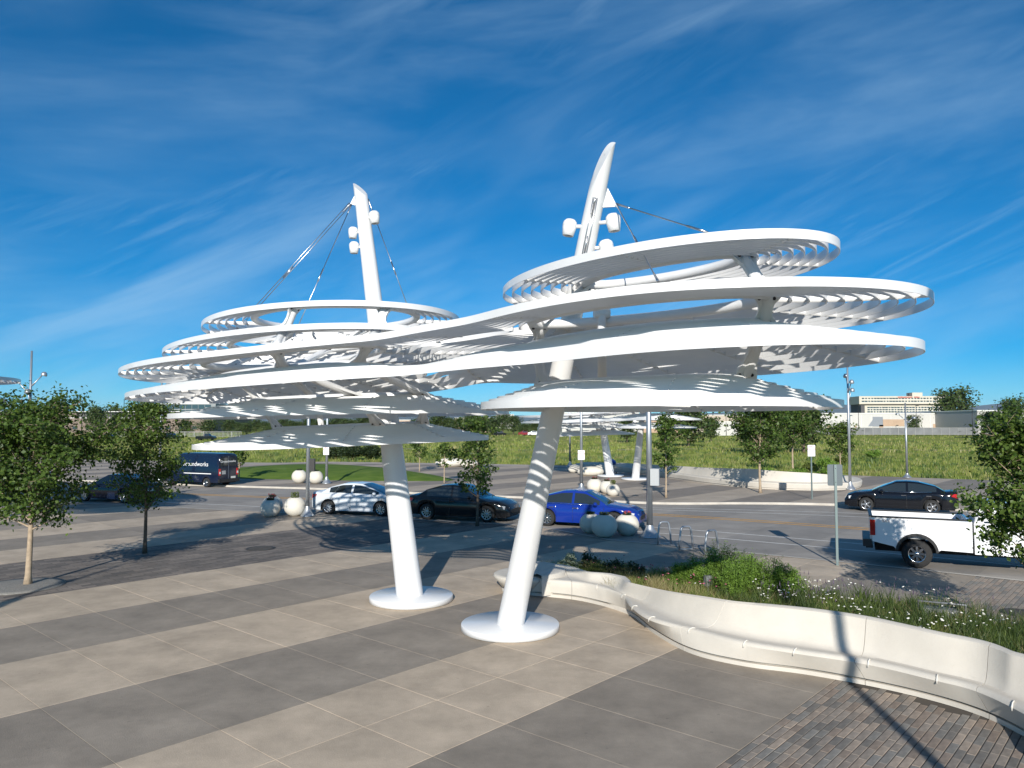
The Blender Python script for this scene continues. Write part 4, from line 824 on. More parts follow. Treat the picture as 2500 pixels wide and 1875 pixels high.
    for sgn in (-1, 1):
        gl = MB()
        for i in range(len(gx)-1):
            xm = (gx[i]+gx[i+1])/2
            for k in range(5):
                P = [(gx[i],sgn*G_[i][k][0],G_[i][k][1]),(gx[i+1],sgn*G_[i+1][k][0],G_[i+1][k][1]),(gx[i+1],sgn*G_[i+1][k+1][0],G_[i+1][k+1][1]),(gx[i],sgn*G_[i][k+1][0],G_[i][k+1][1])]
                if sgn > 0: P = P[::-1]
                if k == 1 and rx[0]+.42 < xm < rx[3]-.33 and abs(xm-bp) > .05: gl.add(P, [(0,1,2,3)])
                elif k >= 3 and xm > rx[2]+.04: wind.add(P, [(0,1,2,3)], True)
                elif k >= 3 and xm < rx[1]-.06 and xm > rx[0]+.05: rearg.add(P, [(0,1,2,3)], True)
                else: body.add(P, [(0,1,2,3)], k != 2)
        gl.build('side_window', GLASS, o)
    bo = body.build('body', col, o); wind.build('windscreen', GLASS, o); rearg.build('rear_window', GLASS, o)
    MB().box(((x0+x1)/2,0,.30),(Ln-.3,W-.34,.22)).box((wb_real/2,0,.62),(wb_real*.95,W-.30,.5)).build('underbody', UNDER, o)
    for xw in (0, wb_real):
        for sgn in (-1,1): wheel(o, xw, sgn*(hwid-.115), wr, .21, sgn, spokes)
    for sgn in (-1,1):
        yw = wid(x1-.25); MB().add([(x1-.52,sgn*(yw+.012),hood-.10),(x1-.20,sgn*(wid(x1-.2)+.004),hood-.14),(x1-.05,sgn*wid(x1-.05)*.80,hood-.20),(x1-.05,sgn*wid(x1-.05)*.80,hood-.30),(x1-.2,sgn*(wid(x1-.2)+.006),hood-.27),(x1-.48,sgn*(yw+.016),hood-.18)], [(0,1,4,5),(1,2,3,4)] if sgn > 0 else [(5,4,1,0),(4,3,2,1)]).build('headlight', HEADL, o)
        MB().add([(x0+tailw,sgn*(wid(x0+tailw)*.995+.012),trunk-.10),(x0+.06,sgn*(wid(x0+.06)+.01),trunk-.10),(x0-.008,sgn*wid(x0)*.72,trunk-.14),(x0-.012,sgn*wid(x0)*.72,trunk-.28),(x0+.05,sgn*(wid(x0+.05)+.012),trunk-.30),(x0+tailw*.8,sgn*(wid(x0+tailw)*1.0+.014),trunk-.22)], [(5,4,1,0),(4,3,2,1)] if sgn > 0 else [(0,1,4,5),(1,2,3,4)]).build('tail_light', REDL, o)
        MB().lathe([(.001,-.1),(.07,-.06),(.085,0),(.07,.06),(.001,.1)], 10, (rx[3]-.42, sgn*(wid(rx[3]-.4)+.10), belt+.06), Matrix.Rotation(math.pi/2,3,'X')).build('mirror', col, o)
        for xd in (bp-.92, bp+.12): MB().box((xd, sgn*(wid(xd)*.985+.012), belt-.13),(.2,.03,.035)).build('door_handle', trim or col, o)
        for xd in (bp, rx[3]-.10, rx[0]+.62): MB().box((xd, sgn*(wid(xd)*.985+.0005), .55),(.010,.024,.62)).build('door_seam', BLKP, o)
        if trim: MB().tube([(gx[6],sgn*(G_[6][0][0]+.008),G_[6][0][1]+.02),(bp,sgn*(wid(bp)*.89+.008),zs(bp)+.012),(gx[-7],sgn*(G_[-7][0][0]+.008),G_[-7][0][1]+.02)], .011, 6).build('window_trim', trim, o)
    MB().box((x1-.015,0,hood-.36),(.04,W*.46,.16)).build('grille', BLKP, o); MB().box((x1-.05,0,.33),(.08,W*.55,.10)).build('lower_intake', BLKP, o)
    MB().box((x0-.004,0,trunk-.32),(.02,.5,.14)).build('number_plate', PLATE, o)
    return o
P_W = paint('pale_silver', (.56,.60,.64), .0); P_DG = paint('graphite', (.014,.014,.015), .2); P_BL = paint('deep_blue', (.008,.03,.24), .3); P_BK = paint('midnight', (.005,.006,.009), .2); P_NV = paint('navy', (.006,.012,.032), .1); P_WH = paint('white', (.78,.79,.80))
sedan('sedan_car', 'pale silver four-door sedan parked behind the foot of the left mast', (-9.12,38.0), (-6.36,37.16), 2.67, P_W, 'r', 10, W=1.75, H=1.44, roof=(.55,1.55,2.5,3.75), fo=.9, ro=.93, hood=.84, belt=.95, trunk=1.02)
sedan('sedan_car', 'dark graphite sedan parked behind the slender dark maple', (-3.99,36.0), (-1.13,34.94), 2.70, P_DG, 'r', 10, W=1.8, H=1.45, wr=.33, roof=(.45,1.5,2.4,3.35), fo=.93, ro=.95, trim=None)
sedan('sedan_car', 'shiny deep blue sedan parked behind the round concrete planters', (1.56,33.75), (4.38,32.62), 2.85, P_BL, 'r', 10, W=1.85, H=1.47, wr=.335, roof=(.4,1.6,2.6,3.55), fo=.97, ro=1.02, trim=CHROME)
sedan('sedan_car', 'black sedan with five-spoke rims parked across the street', (20.97,38.09), (18.29,39.41), 2.776, P_BK, 'l', 5, W=1.82, H=1.47, roof=(.5,1.6,2.55,3.6), fo=.95, ro=1.08, trim=CHROME, hood=.84, belt=.95, trunk=1.05)
sedan('sedan_car', 'dark navy car mostly hidden behind the two plaza maples', (-22.0,43.3), (-24.8,44.35), 2.72, P_NV, 'l', 10, roof=(.45,1.5,2.4,3.35))
sedan('sedan_car', 'white car glimpsed through the leafy maple in the gravel patch', (-34.5,53.4), (-37.3,54.4), 2.72, P_WH, 'l', 8, H=1.5)
def text_mesh(s, size, name, m, parent, loc, rot, ext=.003, align='LEFT'):
    c = bpy.data.curves.new(name, 'FONT'); c.body = s; c.size = size; c.extrude = ext; c.align_x = align; t = bpy.data.objects.new(name+'_tmp', c); COL.objects.link(t)
    dg = bpy.context.evaluated_depsgraph_get(); me = bpy.data.meshes.new_from_object(t.evaluated_get(dg)); bpy.data.objects.remove(t, do_unlink=True); me.name = name; me.materials.clear()
    o = mk(name, me, m, parent); o.location = loc; o.rotation_euler = rot; return o
TXTW = mat('lettering_white', (.75,.76,.76), rough=.5); TXTR = mat('lettering_red', (.42,.02,.03), rough=.5)
# dark van, seen from behind its left corner, heading away to the left
hv = Vector((-.90,.435,0)).normalized(); van = empty('cargo_van', (-21.3,54.95,.011), math.atan2(hv.y,hv.x), 'dark blue cargo van lettered in white parked at the far kerb', 'van'); van.scale = (.98,.98,.94)
vx = [-1.15,-1.1,-.9,0,2.0,3.0,3.45,4.0,4.55,4.8]; vz = [2.35,2.45,2.52,2.55,2.55,2.50,2.15,1.45,1.2,.75]; vw = [.93,.97,1.0,1.0,1.0,1.0,.98,.95,.9,.82]
xs = sorted(set(list(np.linspace(-1.15,4.8,60))+[w0+s*.42 for w0 in (0,3.75) for s in (-1,-.96,.96,1)]))
vb = MB(); prof = []
for x in xs:
    w_, zt = float(np.interp(x,vx,vw)), float(np.interp(x,vx,vz)); z0 = .36
    for w0 in (0,3.75):
        if abs(x-w0) < .42: z0 = max(z0, .35+math.sqrt(.42**2-(x-w0)**2))
    up = max(0, zt-1.2); half = [(w_*.97,z0),(w_,max(z0+.05,.8)),(w_,1.15),(w_-.05*up,min(zt-.1,1.2+up*.62)),(w_-.10*up-.03,zt-.09),(w_-.10*up-.16,zt-.01),(w_*.4,zt+.015),(0,zt+.02)]
    prof.append([(x,-y,z) for y,z in half]+[(x,y,z) for y,z in reversed(half[:-1])])
m = len(prof[0]); vb.add([p for r in prof for p in r], [(i*m+k, i*m+k+1, (i+1)*m+k+1, (i+1)*m+k) for i in range(len(prof)-1) for k in range(m-1)], True); vb.add(prof[0],[tuple(range(m))]); vb.add(prof[-1],[tuple(reversed(range(m)))])
me = vb.mesh('body'); sharp_smooth(me, 45); mk('body', me, P_NV, van)
MB().box((1.8,0,.45),(5.6,1.7,.3)).build('underbody', UNDER, van); MB().box((-1.2,0,.50),(.16,1.9,.22)).build('rear_bumper', BLKP, van)
for xw in (0,3.75):
    for sg in (-1,1): wheel(van, xw, sg*.88, .35, .22, sg, 8)
for sg in (-1,1):
    MB().box((-1.165,sg*.83,1.15),(.06,.16,.50)).build('tail_light', REDL, van); MB().box((-1.17,sg*.83,1.10),(.062,.13,.16)).build('lamp_lens', HEADL, van)
    MB().box((3.05,sg*.975,1.62),(.8,.03,.48)).build('door_window', GLASS, van); MB().box((3.35,sg*1.12,1.55),(.1,.16,.34)).build('mirror', BLKP, van)
    MB().box((.9,sg*1.003,1.02),(2.8,.012,.06)).build('side_stripe', TXTW, van)
MB().add([(3.03,-.76,2.44),(3.03,.76,2.44),(3.98,.9,1.50),(3.98,-.9,1.50)],[(0,3,2,1)]).build('windscreen', GLASS, van)
MB().box((-1.16,0,1.48),(.012,.018,1.7)).build('rear_door_seam', mat('seam_grey', (.12,.14,.17)), van)
for sg in (-1,1): MB().box((-1.158,sg*.42,1.9),(.012,.66,.62)).build('rear_window', GLASS, van)
text_mesh('Groundworks', .46, 'lettering', TXTW, van, (2.45,.985,1.58), (math.radians(86),0,math.pi)); text_mesh('Groundworks', .25, 'lettering', TXTW, van, (-1.172,.77,1.86), (math.radians(90),0,-math.pi/2))
MB().box((-1.17,-.45,.72),(.014,.42,.15)).build('number_plate', PLATE, van)
for k in range(4): MB().box((-1.17,.45,1.22-.07*k),(.008,.34,.03)).build('small_print', TXTW, van)
# white pickup
A = Vector((12.69,24.0,0)); hp = Vector((.895,-.40,0)).normalized(); npk = Vector((-hp.y,hp.x,0)); sc = 1.06; Wp = 2.0; c = A+npk*(Wp/2-.13)*sc
pk = empty('pickup_truck', (c.x,c.y,.011), math.atan2(hp.y,hp.x), 'white pickup truck with open bed and black rear bumper parked by the kerb', 'truck'); pk.scale = (sc,)*3
def side_poly(mb, pts_, y0, y1):
    n = len(pts_); vs = [(x,y0,z) for x,z in pts_]+[(x,y1,z) for x,z in pts_]; mb.add(vs, [tuple(range(n)), tuple(reversed(range(n,2*n)))]+[(i,n+i,n+(i+1)%n,(i+1)%n) for i in range(n)])
arch = [(.52*math.cos(a), .44+.50*math.sin(a)) for a in np.linspace(math.pi, 0, 15)]
for sg in (-1,1):
    b = MB(); pts_ = [(-1.18,.72),(-.62,.60)]+[(x, max(z,.5)) for x,z in arch]+[(.62,.56),(1.42,.54),(1.42,1.42),(-1.22,1.45)]; ya, yb = (sg*Wp/2, sg*(Wp/2-.10)); side_poly(b, pts_, min(ya,yb), max(ya,yb)); b.build('bed_side', P_WH, pk)
    MB().box((.1,sg*(Wp/2-.05),1.455),(2.62,.13,.04)).build('bed_rail', BLKP, pk)
    fl = MB(); ro_ = [(.57*math.cos(a), .45+.56*math.sin(a)) for a in np.linspace(math.pi*.98, math.pi*.02, 15)]; ri = [(.50*math.cos(a), .44+.48*math.sin(a)) for a in np.linspace(math.pi*.02, math.pi*.98, 15)]
    side_poly(fl, ro_+ri, *(sorted((sg*(Wp/2-.02), sg*(Wp/2+.035))))); fl.build('wheel_flare', BLKP, pk)
    MB().box((-1.17,sg*(Wp/2-.03),1.13),(.14,.10,.46)).build('tail_light', REDL, pk)
    wheel(pk, 0, sg*(Wp/2-.16), .405, .28, sg, 8, CHROME, .58); wheel(pk, 3.65, sg*(Wp/2-.16), .405, .28, sg, 8, CHROME, .58)
MB().box((-1.21,0,1.09),(.07,Wp-.2,.70)).build('tailgate', P_WH, pk); MB().box((-1.215,0,1.46),(.10,Wp-.04,.04)).build('tailgate_cap', BLKP, pk); MB().box((.1,0,.86),(2.6,Wp-.2,.05)).build('bed_floor', mat('bed_liner', (.35,.36,.37), rough=.6), pk); MB().box((1.38,0,1.15),(.07,Wp-.2,.6)).build('bed_front', P_WH, pk)
MB().box((-1.32,0,.66),(.24,Wp-.06,.22)).box((-1.26,0,.50),(.2,1.0,.12)).build('rear_bumper', BLKP, pk)
cab = MB(); 
def loft(mb, secs):
    m = len(secs[0]); mb.add([p for s in secs for p in s], [(i*m+k, i*m+(k+1)%m, (i+1)*m+(k+1)%m, (i+1)*m+k) for i in range(len(secs)-1) for k in range(m)], False); mb.add(secs[0],[tuple(range(m))]); mb.add(secs[-1],[tuple(reversed(range(m)))])
h2 = Wp/2
def sec(x, zlo, zhi, wl, wh): return [(x,-wl,zlo),(x,wl,zlo),(x,wl,zhi*.5+zlo*.5),(x,wh,zhi),(x,-wh,zhi),(x,-wl,zhi*.5+zlo*.5)]
loft(cab, [sec(1.47,.5,1.32,h2,h2*.97), sec(2.9,.5,1.30,h2,h2*.97), sec(3.08,.62,1.30,h2,h2*.96)]); loft(cab, [sec(3.08,.95,1.30,h2,h2*.96), sec(4.3,.95,1.22,h2*.98,h2*.92), sec(4.75,.55,1.12,h2*.94,h2*.86)]); loft(cab, [sec(4.22,.5,.97,h2*.97,h2*.96), sec(4.75,.5,.9,h2*.93,h2*.9)])
cab.build('cab_body', P_WH, pk)
gh = MB(); loft(gh, [sec(1.47,1.33,1.36,h2*.95,h2*.95), sec(1.62,1.33,1.92,h2*.94,h2*.76), sec(1.9,1.33,1.97,h2*.94,h2*.76), sec(2.5,1.33,1.95,h2*.94,h2*.76), sec(3.15,1.30,1.34,h2*.93,h2*.9)]); gh.build('cab_roof', P_WH, pk)
for sg in (-1,1): MB().add([(1.72,sg*(h2*.955),1.40),(2.95,sg*(h2*.955),1.38),(2.50,sg*(h2*.80),1.86),(1.78,sg*(h2*.80),1.88)],[(0,1,2,3)] if sg < 0 else [(3,2,1,0)]).build('side_window', GLASS, pk); MB().box((2.85,sg*(h2+.13),1.46),(.12,.24,.26)).build('mirror', BLKP, pk); MB().box((1.85,sg*(h2*.995+.012),1.12),(.2,.03,.045)).build('door_handle', BLKP, pk)
MB().add([(1.488,-.72,1.42),(1.488,.72,1.42),(1.592,.62,1.84),(1.592,-.62,1.84)],[(3,2,1,0)]).build('rear_window', GLASS, pk); MB().add([(2.56,-.66,1.92),(2.56,.66,1.92),(3.10,.84,1.40),(3.10,-.84,1.40)],[(0,3,2,1)]).build('windscreen', GLASS, pk)
MB().box((1.9,0,.50),(6.0,1.2,.2)).box((.0,0,.42),(.14,1.7,.14)).box((3.65,0,.42),(.14,1.7,.14)).build('chassis', UNDER, pk)
text_mesh('4X4', .13, 'lettering', mat('badge_grey', (.25,.22,.22)), pk, (-.92,-h2-.004,1.30), (math.radians(90),0,0))
# parked vehicles beyond the field
def far_car(px, d, y_, col, label, kind):
    x = (px-1250)/1850*d; o = empty(kind, (x,d,-.08), .05, label, 'car', 'vehicles beyond the field'); b = MB(); prof = []
    xs_ = [0,.15,1.0,1.5,2.2,3.4,3.9,4.7,5.0] if kind == 'parked_suv' else [0,.12,1.9,1.95,2.4,3.4,3.9,5.0,5.3]
    zt = [.9,1.25,1.3,1.75,1.8,1.75,1.2,1.05,.7] if kind == 'parked_suv' else [.9,1.15,1.15,1.2,1.85,1.85,1.25,1.1,.7]
    for xx, z in zip(xs_, zt): w_ = .95-(.14 if z > 1.4 else 0); prof.append([(xx,-.95,.35),(xx,.95,.35),(xx,.95,min(z,1.1)),(xx,w_,z),(xx,-w_,z),(xx,-.95,min(z,1.1))])
    loft(b, prof); b.build('body', col, o)
    for sg in (-1,1):
        MB().add([(1.6 if kind == 'parked_suv' else 2.35, sg*.93, 1.25),(3.6,sg*.93,1.22),(3.35,sg*.85,1.68),(1.7 if kind == 'parked_suv' else 2.5,sg*.85,1.70)],[(0,1,2,3)] if sg < 0 else [(3,2,1,0)]).build('side_window', GLASS, o)
        for xw in (1.0,4.0): MB().lathe([(.001,-.1),(.36,-.1),(.36,.1),(.001,.1)], 14, (xw,sg*.85,.36), Matrix.Rotation(math.pi/2,3,'X')).build('wheel', TYRE, o)
far_car(242,225,0,P_BK,'black vehicle parked beyond the field left of the pickup','parked_suv'); far_car(398,235,0,P_BK,'black parked vehicle half behind the thin pole beyond the field','parked_suv'); far_car(482,215,0,P_BK,'black pickup parked along the fence beyond the field','parked_pickup')
far_car(830,290,0,paint('dark_red',(.2,.02,.03)),'dark red car parked at the tree belt beyond the field','parked_suv'); far_car(988,290,0,P_BK,'black car parked before the tan shop beyond the field','parked_suv'); far_car(1205,295,0,P_BK,'black car at the tree belt near the pale shop','parked_suv'); far_car(1288,300,0,P_WH,'white car at the tree belt beyond the field','parked_suv'); far_car(1265,300,0,paint('dark_red',(.2,.02,.03)),'red car at the tree belt beside the white car','parked_suv')
# ================================================================ street furniture
GALV = mat('galvanised_steel', (.42,.45,.48), rough=.42, metal=.75, var=.08, vscale=3)
def make_lamp(H=8.5, heads=True):
    o = empty('lamp_post', (0,0,0)); MB().lathe([(.34,0),(.34,.05),(.30,.08),(.16,.30),(.12,.42),(.105,.5)], 24, capt=False).build('foot', GALV, o)
    MB().tube([(0,0,.4),(0,0,H*.5),(0,0,H)], [.10,.085,.05], 16).build('pole', GALV, o)
    if heads:
        for a, z, r in ((-2.6,H-1.75,.62),(.35,H-1.30,.62),(-1.5,H-2.25,.26)):
            d = Vector((math.cos(a), math.sin(a), 0)); b = Vector((0,0,z-.62)); e = Vector((0,0,z))+d*r
            arm = MB().tube([b+d*.05, b+d*r*.35+Vector((0,0,.2)), e-d*.06], [.05,.035,.03], 8); ao = arm.build('arm', GALV, o)
            ro = d.to_track_quat('Z','Y').to_matrix() @ Matrix.Rotation(.5, 3, 'X'); MB().lathe([(.001,.17),(.10,.14),(.155,.05),(.16,0),(.15,-.06)], 18, e, Matrix.Rotation(.35, 3, Vector((-d.y,d.x,0))), capt=False, capb=False).build('lamp_head', GALV, o)
            MB().lathe([(.001,-.075),(.148,-.06)], 16, e, Matrix.Rotation(.35, 3, Vector((-d.y,d.x,0))), capb=False, capt=False).build('lens', LENS, ao)
    return o
lamp0 = make_lamp()
LP = [(-26.3,41.35,.0,1.0,'three-headed steel lamp post behind the leafy maple in the gravel patch'),(22.62,50.98,1.,1.06,'tall three-headed steel lamp post at the end of the far seat wall'),(32.3,62.25,2.,.72,'shorter steel lamp post at the edge of the field behind the black sedan'),(-9.99,37.27,.5,1.0,'steel lamp post rising beside the planters and the pale silver sedan'),
 (5.48,30.41,3.,.98,'thick steel lamp post with a grey box beside the bike racks'),(4.55,49.88,1.7,1.0,'steel lamp post carrying a no parking sign behind the blue sedan'),(-13.66,56.1,2.6,1.0,'steel lamp post carrying a sign beside the lawn mound'),(-25.,54.,.9,1.0,'steel lamp post behind the thinner maple and the van'),(5.98,78.49,.3,1.0,'steel lamp post in the shade of the far canopy'),(4.72,-.3,1.2,1.38,'steel lamp post throwing its long shadow over the seat wall and brick paving'),(-14.25,3.5,1.2,1.0,'steel lamp post throwing its thin shadow past the gravel patch')]
for i, (x,y,rz,s,lb) in enumerate(LP):
    t = lamp0 if i == 0 else copy_tree(lamp0); t.location = (x,y,.118 if y > 44 else .0); t.rotation_euler = (0,0,rz); t.scale = (1 if i != 4 else 1.25, 1 if i != 4 else 1.25, s); tag(t, lb, 'lamp post', 'steel lamp posts')
bx = empty('control_box', (5.55,30.22,2.05), -.3, 'grey electrical box strapped to the thick lamp post by the bike racks', 'electrical box'); MB().box((.12,0,.35),(.34,.30,.66)).build('housing', mat('box_grey',(.38,.40,.41),rough=.5), bx); MB().lathe([(.135,.1),(.135,.14)],16,(-.07,.19,0)).lathe([(.135,.58),(.135,.62)],16,(-.07,.19,0)).build('strap', BLKP, bx)
bx = empty('control_box', (-9.78,37.1,2.2), 0, 'dark box mounted on the lamp post beside the silver sedan', 'electrical box'); MB().box((.05,0,.3),(.24,.2,.62)).build('housing', BLKP, bx)
SIGNW = mat('sign_white', (.74,.74,.74), rough=.45); SIGNB = mat('sign_back', (.10,.125,.14), rough=.5, metal=.3)
def sign(x, y, z, w_, h, rz, label, post=True, back=False, pz=0.):
    o = empty('parking_sign', (x,y,pz), rz, label, 'sign'); 
    if post:
        MB().box((0,.03,(z+h/2)/2),(.075,.045,z+h/2)).box((0,.045,(z+h/2)/2),(.04,.03,z+h/2)).build('post', mat('post_green_grey',(.16,.21,.21),rough=.5,metal=.4), o)
    n = 5; r = .04; P = []
    for cx, cz, a0 in ((w_/2-r,h/2-r,0),(-w_/2+r,h/2-r,90),(-w_/2+r,-h/2+r,180),(w_/2-r,-h/2+r,270)):
        for k in range(n): a = math.radians(a0+90*k/(n-1)); P.append((cx+r*math.cos(a), cz+r*math.sin(a)))
    yo = -.012 if not back else .075
    b = MB(); m = len(P); b.add([(px,yo-.004,z+pz_) for px,pz_ in P]+[(px,yo+.004,z+pz_) for px,pz_ in P], [tuple(range(m)), tuple(reversed(range(m,2*m)))]+[(i,(i+1)%m,m+(i+1)%m,m+i) for i in range(m)]); pl = b.build('plate', SIGNB if back else SIGNW, o)
    if not back:
        for s, sz, dz in (('NO',.15,.17),('PARKING',.105,.05)): text_mesh(s, sz*h/.6, 'lettering', TXTR, pl, (0,yo-.007,z+dz*h/.6), (math.radians(90),0,0), .001, 'CENTER')
        for k, dz in ((0,-.06),(1,-.13)): MB().box((0,yo-.006,z+dz*h/.6),(w_*(.5-.1*k),.003,.022)).build('small_print', TXTR, pl)
        MB().box((0,yo-.006,z-.22*h/.6),(w_*.5,.003,.02)).build('arrow', BLKP, pl)
    else:
        for dz in (-.22,.22): MB().tube([(0,-.0,z+dz),(0,.09,z+dz)], .012, 8).build('bolt', CHROME, pl)
    return o
sign(17.5,44.45,2.82,.46,.66,.12,'white no parking sign on its own post before the far seat wall', pz=.118)
sign(4.53,49.74,2.35,.45,.63,.05,'white no parking sign strapped to the lamp post behind the blue sedan', post=False, pz=.118)
sign(-13.68,55.95,2.42,.42,.62,.0,'white sign strapped to the lamp post beside the lawn mound', post=False, pz=.118)
sign(10.36,24.38,2.86,.46,.68,-.15,'dark backed street sign on a post seen from behind near the pickup', back=True)
# bike racks
for i, (x0,y0,x1,y1,lb) in enumerate(((5.48,28.56,5.92,28.7,'bike rack hoop nearest the thick lamp post'),(6.01,27.3,6.44,27.45,'bike rack hoop in the middle of the three'),(6.65,26.26,7.10,26.45,'bike rack hoop farthest from the thick lamp post'))):
    o = empty('bike_rack', ((x0+x1)/2,(y0+y1)/2,0), math.atan2(y1-y0,x1-x0), lb, 'bike rack', 'steel bike rack hoops'); w_ = .27; pts_ = [(-w_,0,0),(-w_*.97,0,.35),(-w_*.75,0,.72),(-w_*.6,0,.80),(-w_*.4,0,.83),(w_*.4,0,.83),(w_*.6,0,.80),(w_*.75,0,.72),(w_*.97,0,.35),(w_,0,0)]
    MB().tube(pts_, .035, 10).build('hoop', GALV, o); MB().box((0,0,.03),(w_*2,.05,.05)).build('base_bar', GALV, o)
# round planters
POT = mat('planter_concrete', (.62,.585,.51), rough=.8, var=.06, vscale=2, bump=.2, bscale=50); BLOOM = mat('bloom_red', (.32,.05,.06), rough=.7)
def planter(x, y, dia, label, plant, z=0., group='round concrete planters'):
    o = empty('round_planter', (x,y,z), 0, label, 'planter', group); r = dia/2; prof = []
    for a in np.linspace(-68, 62, 15): prof.append((r*math.cos(math.radians(a)), r*.93*(math.sin(math.radians(a))+math.sin(math.radians(68)))))
    top = prof[-1]; prof += [(top[0]-.05, top[1]+.005),(top[0]-.07, top[1]-.06)]
    MB().lathe(prof, 28, capt=False).build('bowl', POT, o); MB().lathe([(.001,top[1]-.06),(top[0]-.06,top[1]-.06)], 20, capb=False, capt=False).build('soil', SOIL, o)
    rg = np.random.default_rng(int(abs(x*100+y))); n = 220; a = rg.uniform(0,6.28,n); rr = top[0]*.8*np.sqrt(rg.uniform(0,1,n)); P = np.c_[rr*np.cos(a), rr*np.sin(a), top[1]+rg.uniform(-.05,.10 if plant != 'tall' else .26,n)]; V, F = leafcards(P, rg.normal(size=(n,3))+np.array([0,0,.8]), .09, rg, .5); mk('plant', np_mesh('plant', V, F), OLIV if plant == 'tall' else EVG, o)
    if plant == 'red': P = P[:36]+np.array([0,0,.06]); V, F = leafcards(P, rg.normal(size=(36,3))+np.array([0,0,1.5]), .08, rg, .9); mk('blooms', np_mesh('blooms', V, F), BLOOM, o)
for a in ((-12.0,38.2,1.02,'round planter tucked behind two others beside the lamp post','red'),(-11.75,37.1,.95,'shaded round planter with red blooms beside the lamp post','red'),(-10.65,37.45,1.06,'round planter with a tall green plant beside the lamp post','tall'),(-15.8,56.6,1.12,'round planter at the far kerb nearer the van','low',.118),(-14.45,56.1,1.08,'round planter at the far kerb nearer the sign pole','low',.118),
 (3.25,31.6,.92,'round planter in canopy shade half behind its neighbour','low'),(3.68,30.45,1.05,'largest grey shaded planter in front of the blue sedan','low'),(4.66,30.95,.98,'round planter catching the sun by the thick lamp post','red'),(5.29,48.8,1.02,'round planter with pink blooms beside the sign pole across the road','red',.118),(6.0,48.2,.92,'rear round planter of the three across the road','red',.118),(6.15,46.4,.84,'small round planter with green plant across the road','tall',.118)): planter(*a)
# smooth pale boulders
def boulder(x, y, sx, sy, sz, rz, label):
    bm = bmesh.new(); bmesh.ops.create_icosphere(bm, subdivisions=3, radius=1); rg = random.Random(int(x*10)); 
    for v in bm.verts: v.co *= 1+.05*math.sin(3*v.co.x+rg.random()*2)+.04*math.sin(4*v.co.y+1); v.co = Vector((v.co.x*sx, v.co.y*sy, max(v.co.z, -.8)*sz))
    me = bpy.data.meshes.new('boulder'); bm.to_mesh(me); bm.free(); me.polygons.foreach_set('use_smooth', [True]*len(me.polygons)); o = mk('boulder', me, POT); o.location = (x,y,.118+sz*.78); o.rotation_euler = (0,0,rz); tag(o, label, 'boulder', 'pale rounded boulders')
boulder(5.75,68.6,.75,.5,.42,.5,'pale boulder behind the lamp post with the no parking sign'); boulder(6.7,64.9,1.15,.6,.42,0,'long low pale boulder before the far canopy foot'); boulder(7.75,66.9,.62,.5,.44,.2,'upright pale boulder beside the far mast'); boulder(-6.3,78.0,1.6,.8,.5,.2,'broad flat pale boulder at the path behind the lawn'); boulder(-4.2,77.2,1.0,.6,.42,.4,'smaller pale boulder beside the broad flat one')
# far seat wall
FT_ = spline([(6.4,76.2),(9.3,72.4),(11.2,66.5),(13.0,60.5),(14.6,55.2),(16.9,51.6),(19.9,50.2),(22.8,51.2),(24.8,54.0),(25.6,57.5),(24.6,60.5)], 90); ft = np.gradient(FT_, axis=0); ft /= np.linalg.norm(ft,axis=1)[:,None]; fn = np.c_[-ft[:,1], ft[:,0]]
far_bench = empty('seat_wall', (16.3,52,.118), 0, 'pale concrete seat wall snaking along the far plaza bed', 'bench'); fz = np.interp(np.arange(90), [0,20,40,52,62,75,89], [.55,.8,1.05,1.25,1.1,.65,.5])
for a, b in ((0,22),(22,44),(44,64),(64,89)):
    V = []; F = []
    for i in range(a, b+1):
        P_, n_, zt = FT_[i], fn[i], fz[i]; pf = [(.06,0),(.06,.09),(0,.10),(-.03,.38),(.02,.45),(.45,.44),(.62,.5),(.74,.46+.6*(zt-.46)),(.82,zt),(.98,zt),(1.0,.1)]
        for q, z in pf: w_ = P_+n_*q; V.append((w_[0]-16.3+(.004 if i == a else 0), w_[1]-52, z))
    m = 11; F = [(i*m+k, (i+1)*m+k, (i+1)*m+k+1, i*m+k+1) for i in range(b-a) for k in range(m-1)]+[tuple(range(m)), tuple((b-a)*m+k for k in reversed(range(m)))]
    me = MB().add(V,F,True).mesh('bench_panel'); sharp_smooth(me,35); mk('bench_panel', me, BENCHM, far_bench)
fb = [tuple(FT_[i]+fn[i]*.95) for i in range(0,90,3)]+[(21.5,66.5),(15,73),(9,77)]
bm = bmesh.new(); vs = [bm.verts.new((*p_, .45)) for p_ in fb]; f = bm.faces.new(vs); bmesh.ops.triangulate(bm, faces=[f]); me = bpy.data.meshes.new('far_planting_bed'); bm.to_mesh(me); bm.free()
if me.polygons[0].normal.z < 0: me.flip_normals()
tag(mk('far_planting_bed', me, FIELD), kind='structure')
rgb = np.random.default_rng(5); P = np.c_[rgb.uniform(6,26,900), rgb.uniform(50,77,900)]; P = P[inpoly(P, fb)]; P = np.c_[P, np.full(len(P), .45)]
stuff('far_bed_grass', [tufts(P, 16, .3, .3, .6, .5, .035, rgb)], GF1, 'loose green grass filling the bed behind the far seat wall')
stuff('far_bed_straw', [tufts(P[::3], 16, .3, .35, .7, .5, .03, rgb)], GF2, 'straw grass in the bed behind the far seat wall')
for x, y, r, lb in ((20.5,54.5,1.0,'green mounded shrub behind the far seat wall beside the white sign'),(22.5,54.5,.9,'green mounded shrub at the rounded end of the far seat wall'),(18.8,56,1.0,'green mounded shrub under the dense tree behind the far seat wall')): shrub('far_shrub', x, y, r, .9, SHR, 36, 1500, .16, lb, group='shrubs behind the far seat wall', z=.45, shape=1.2)
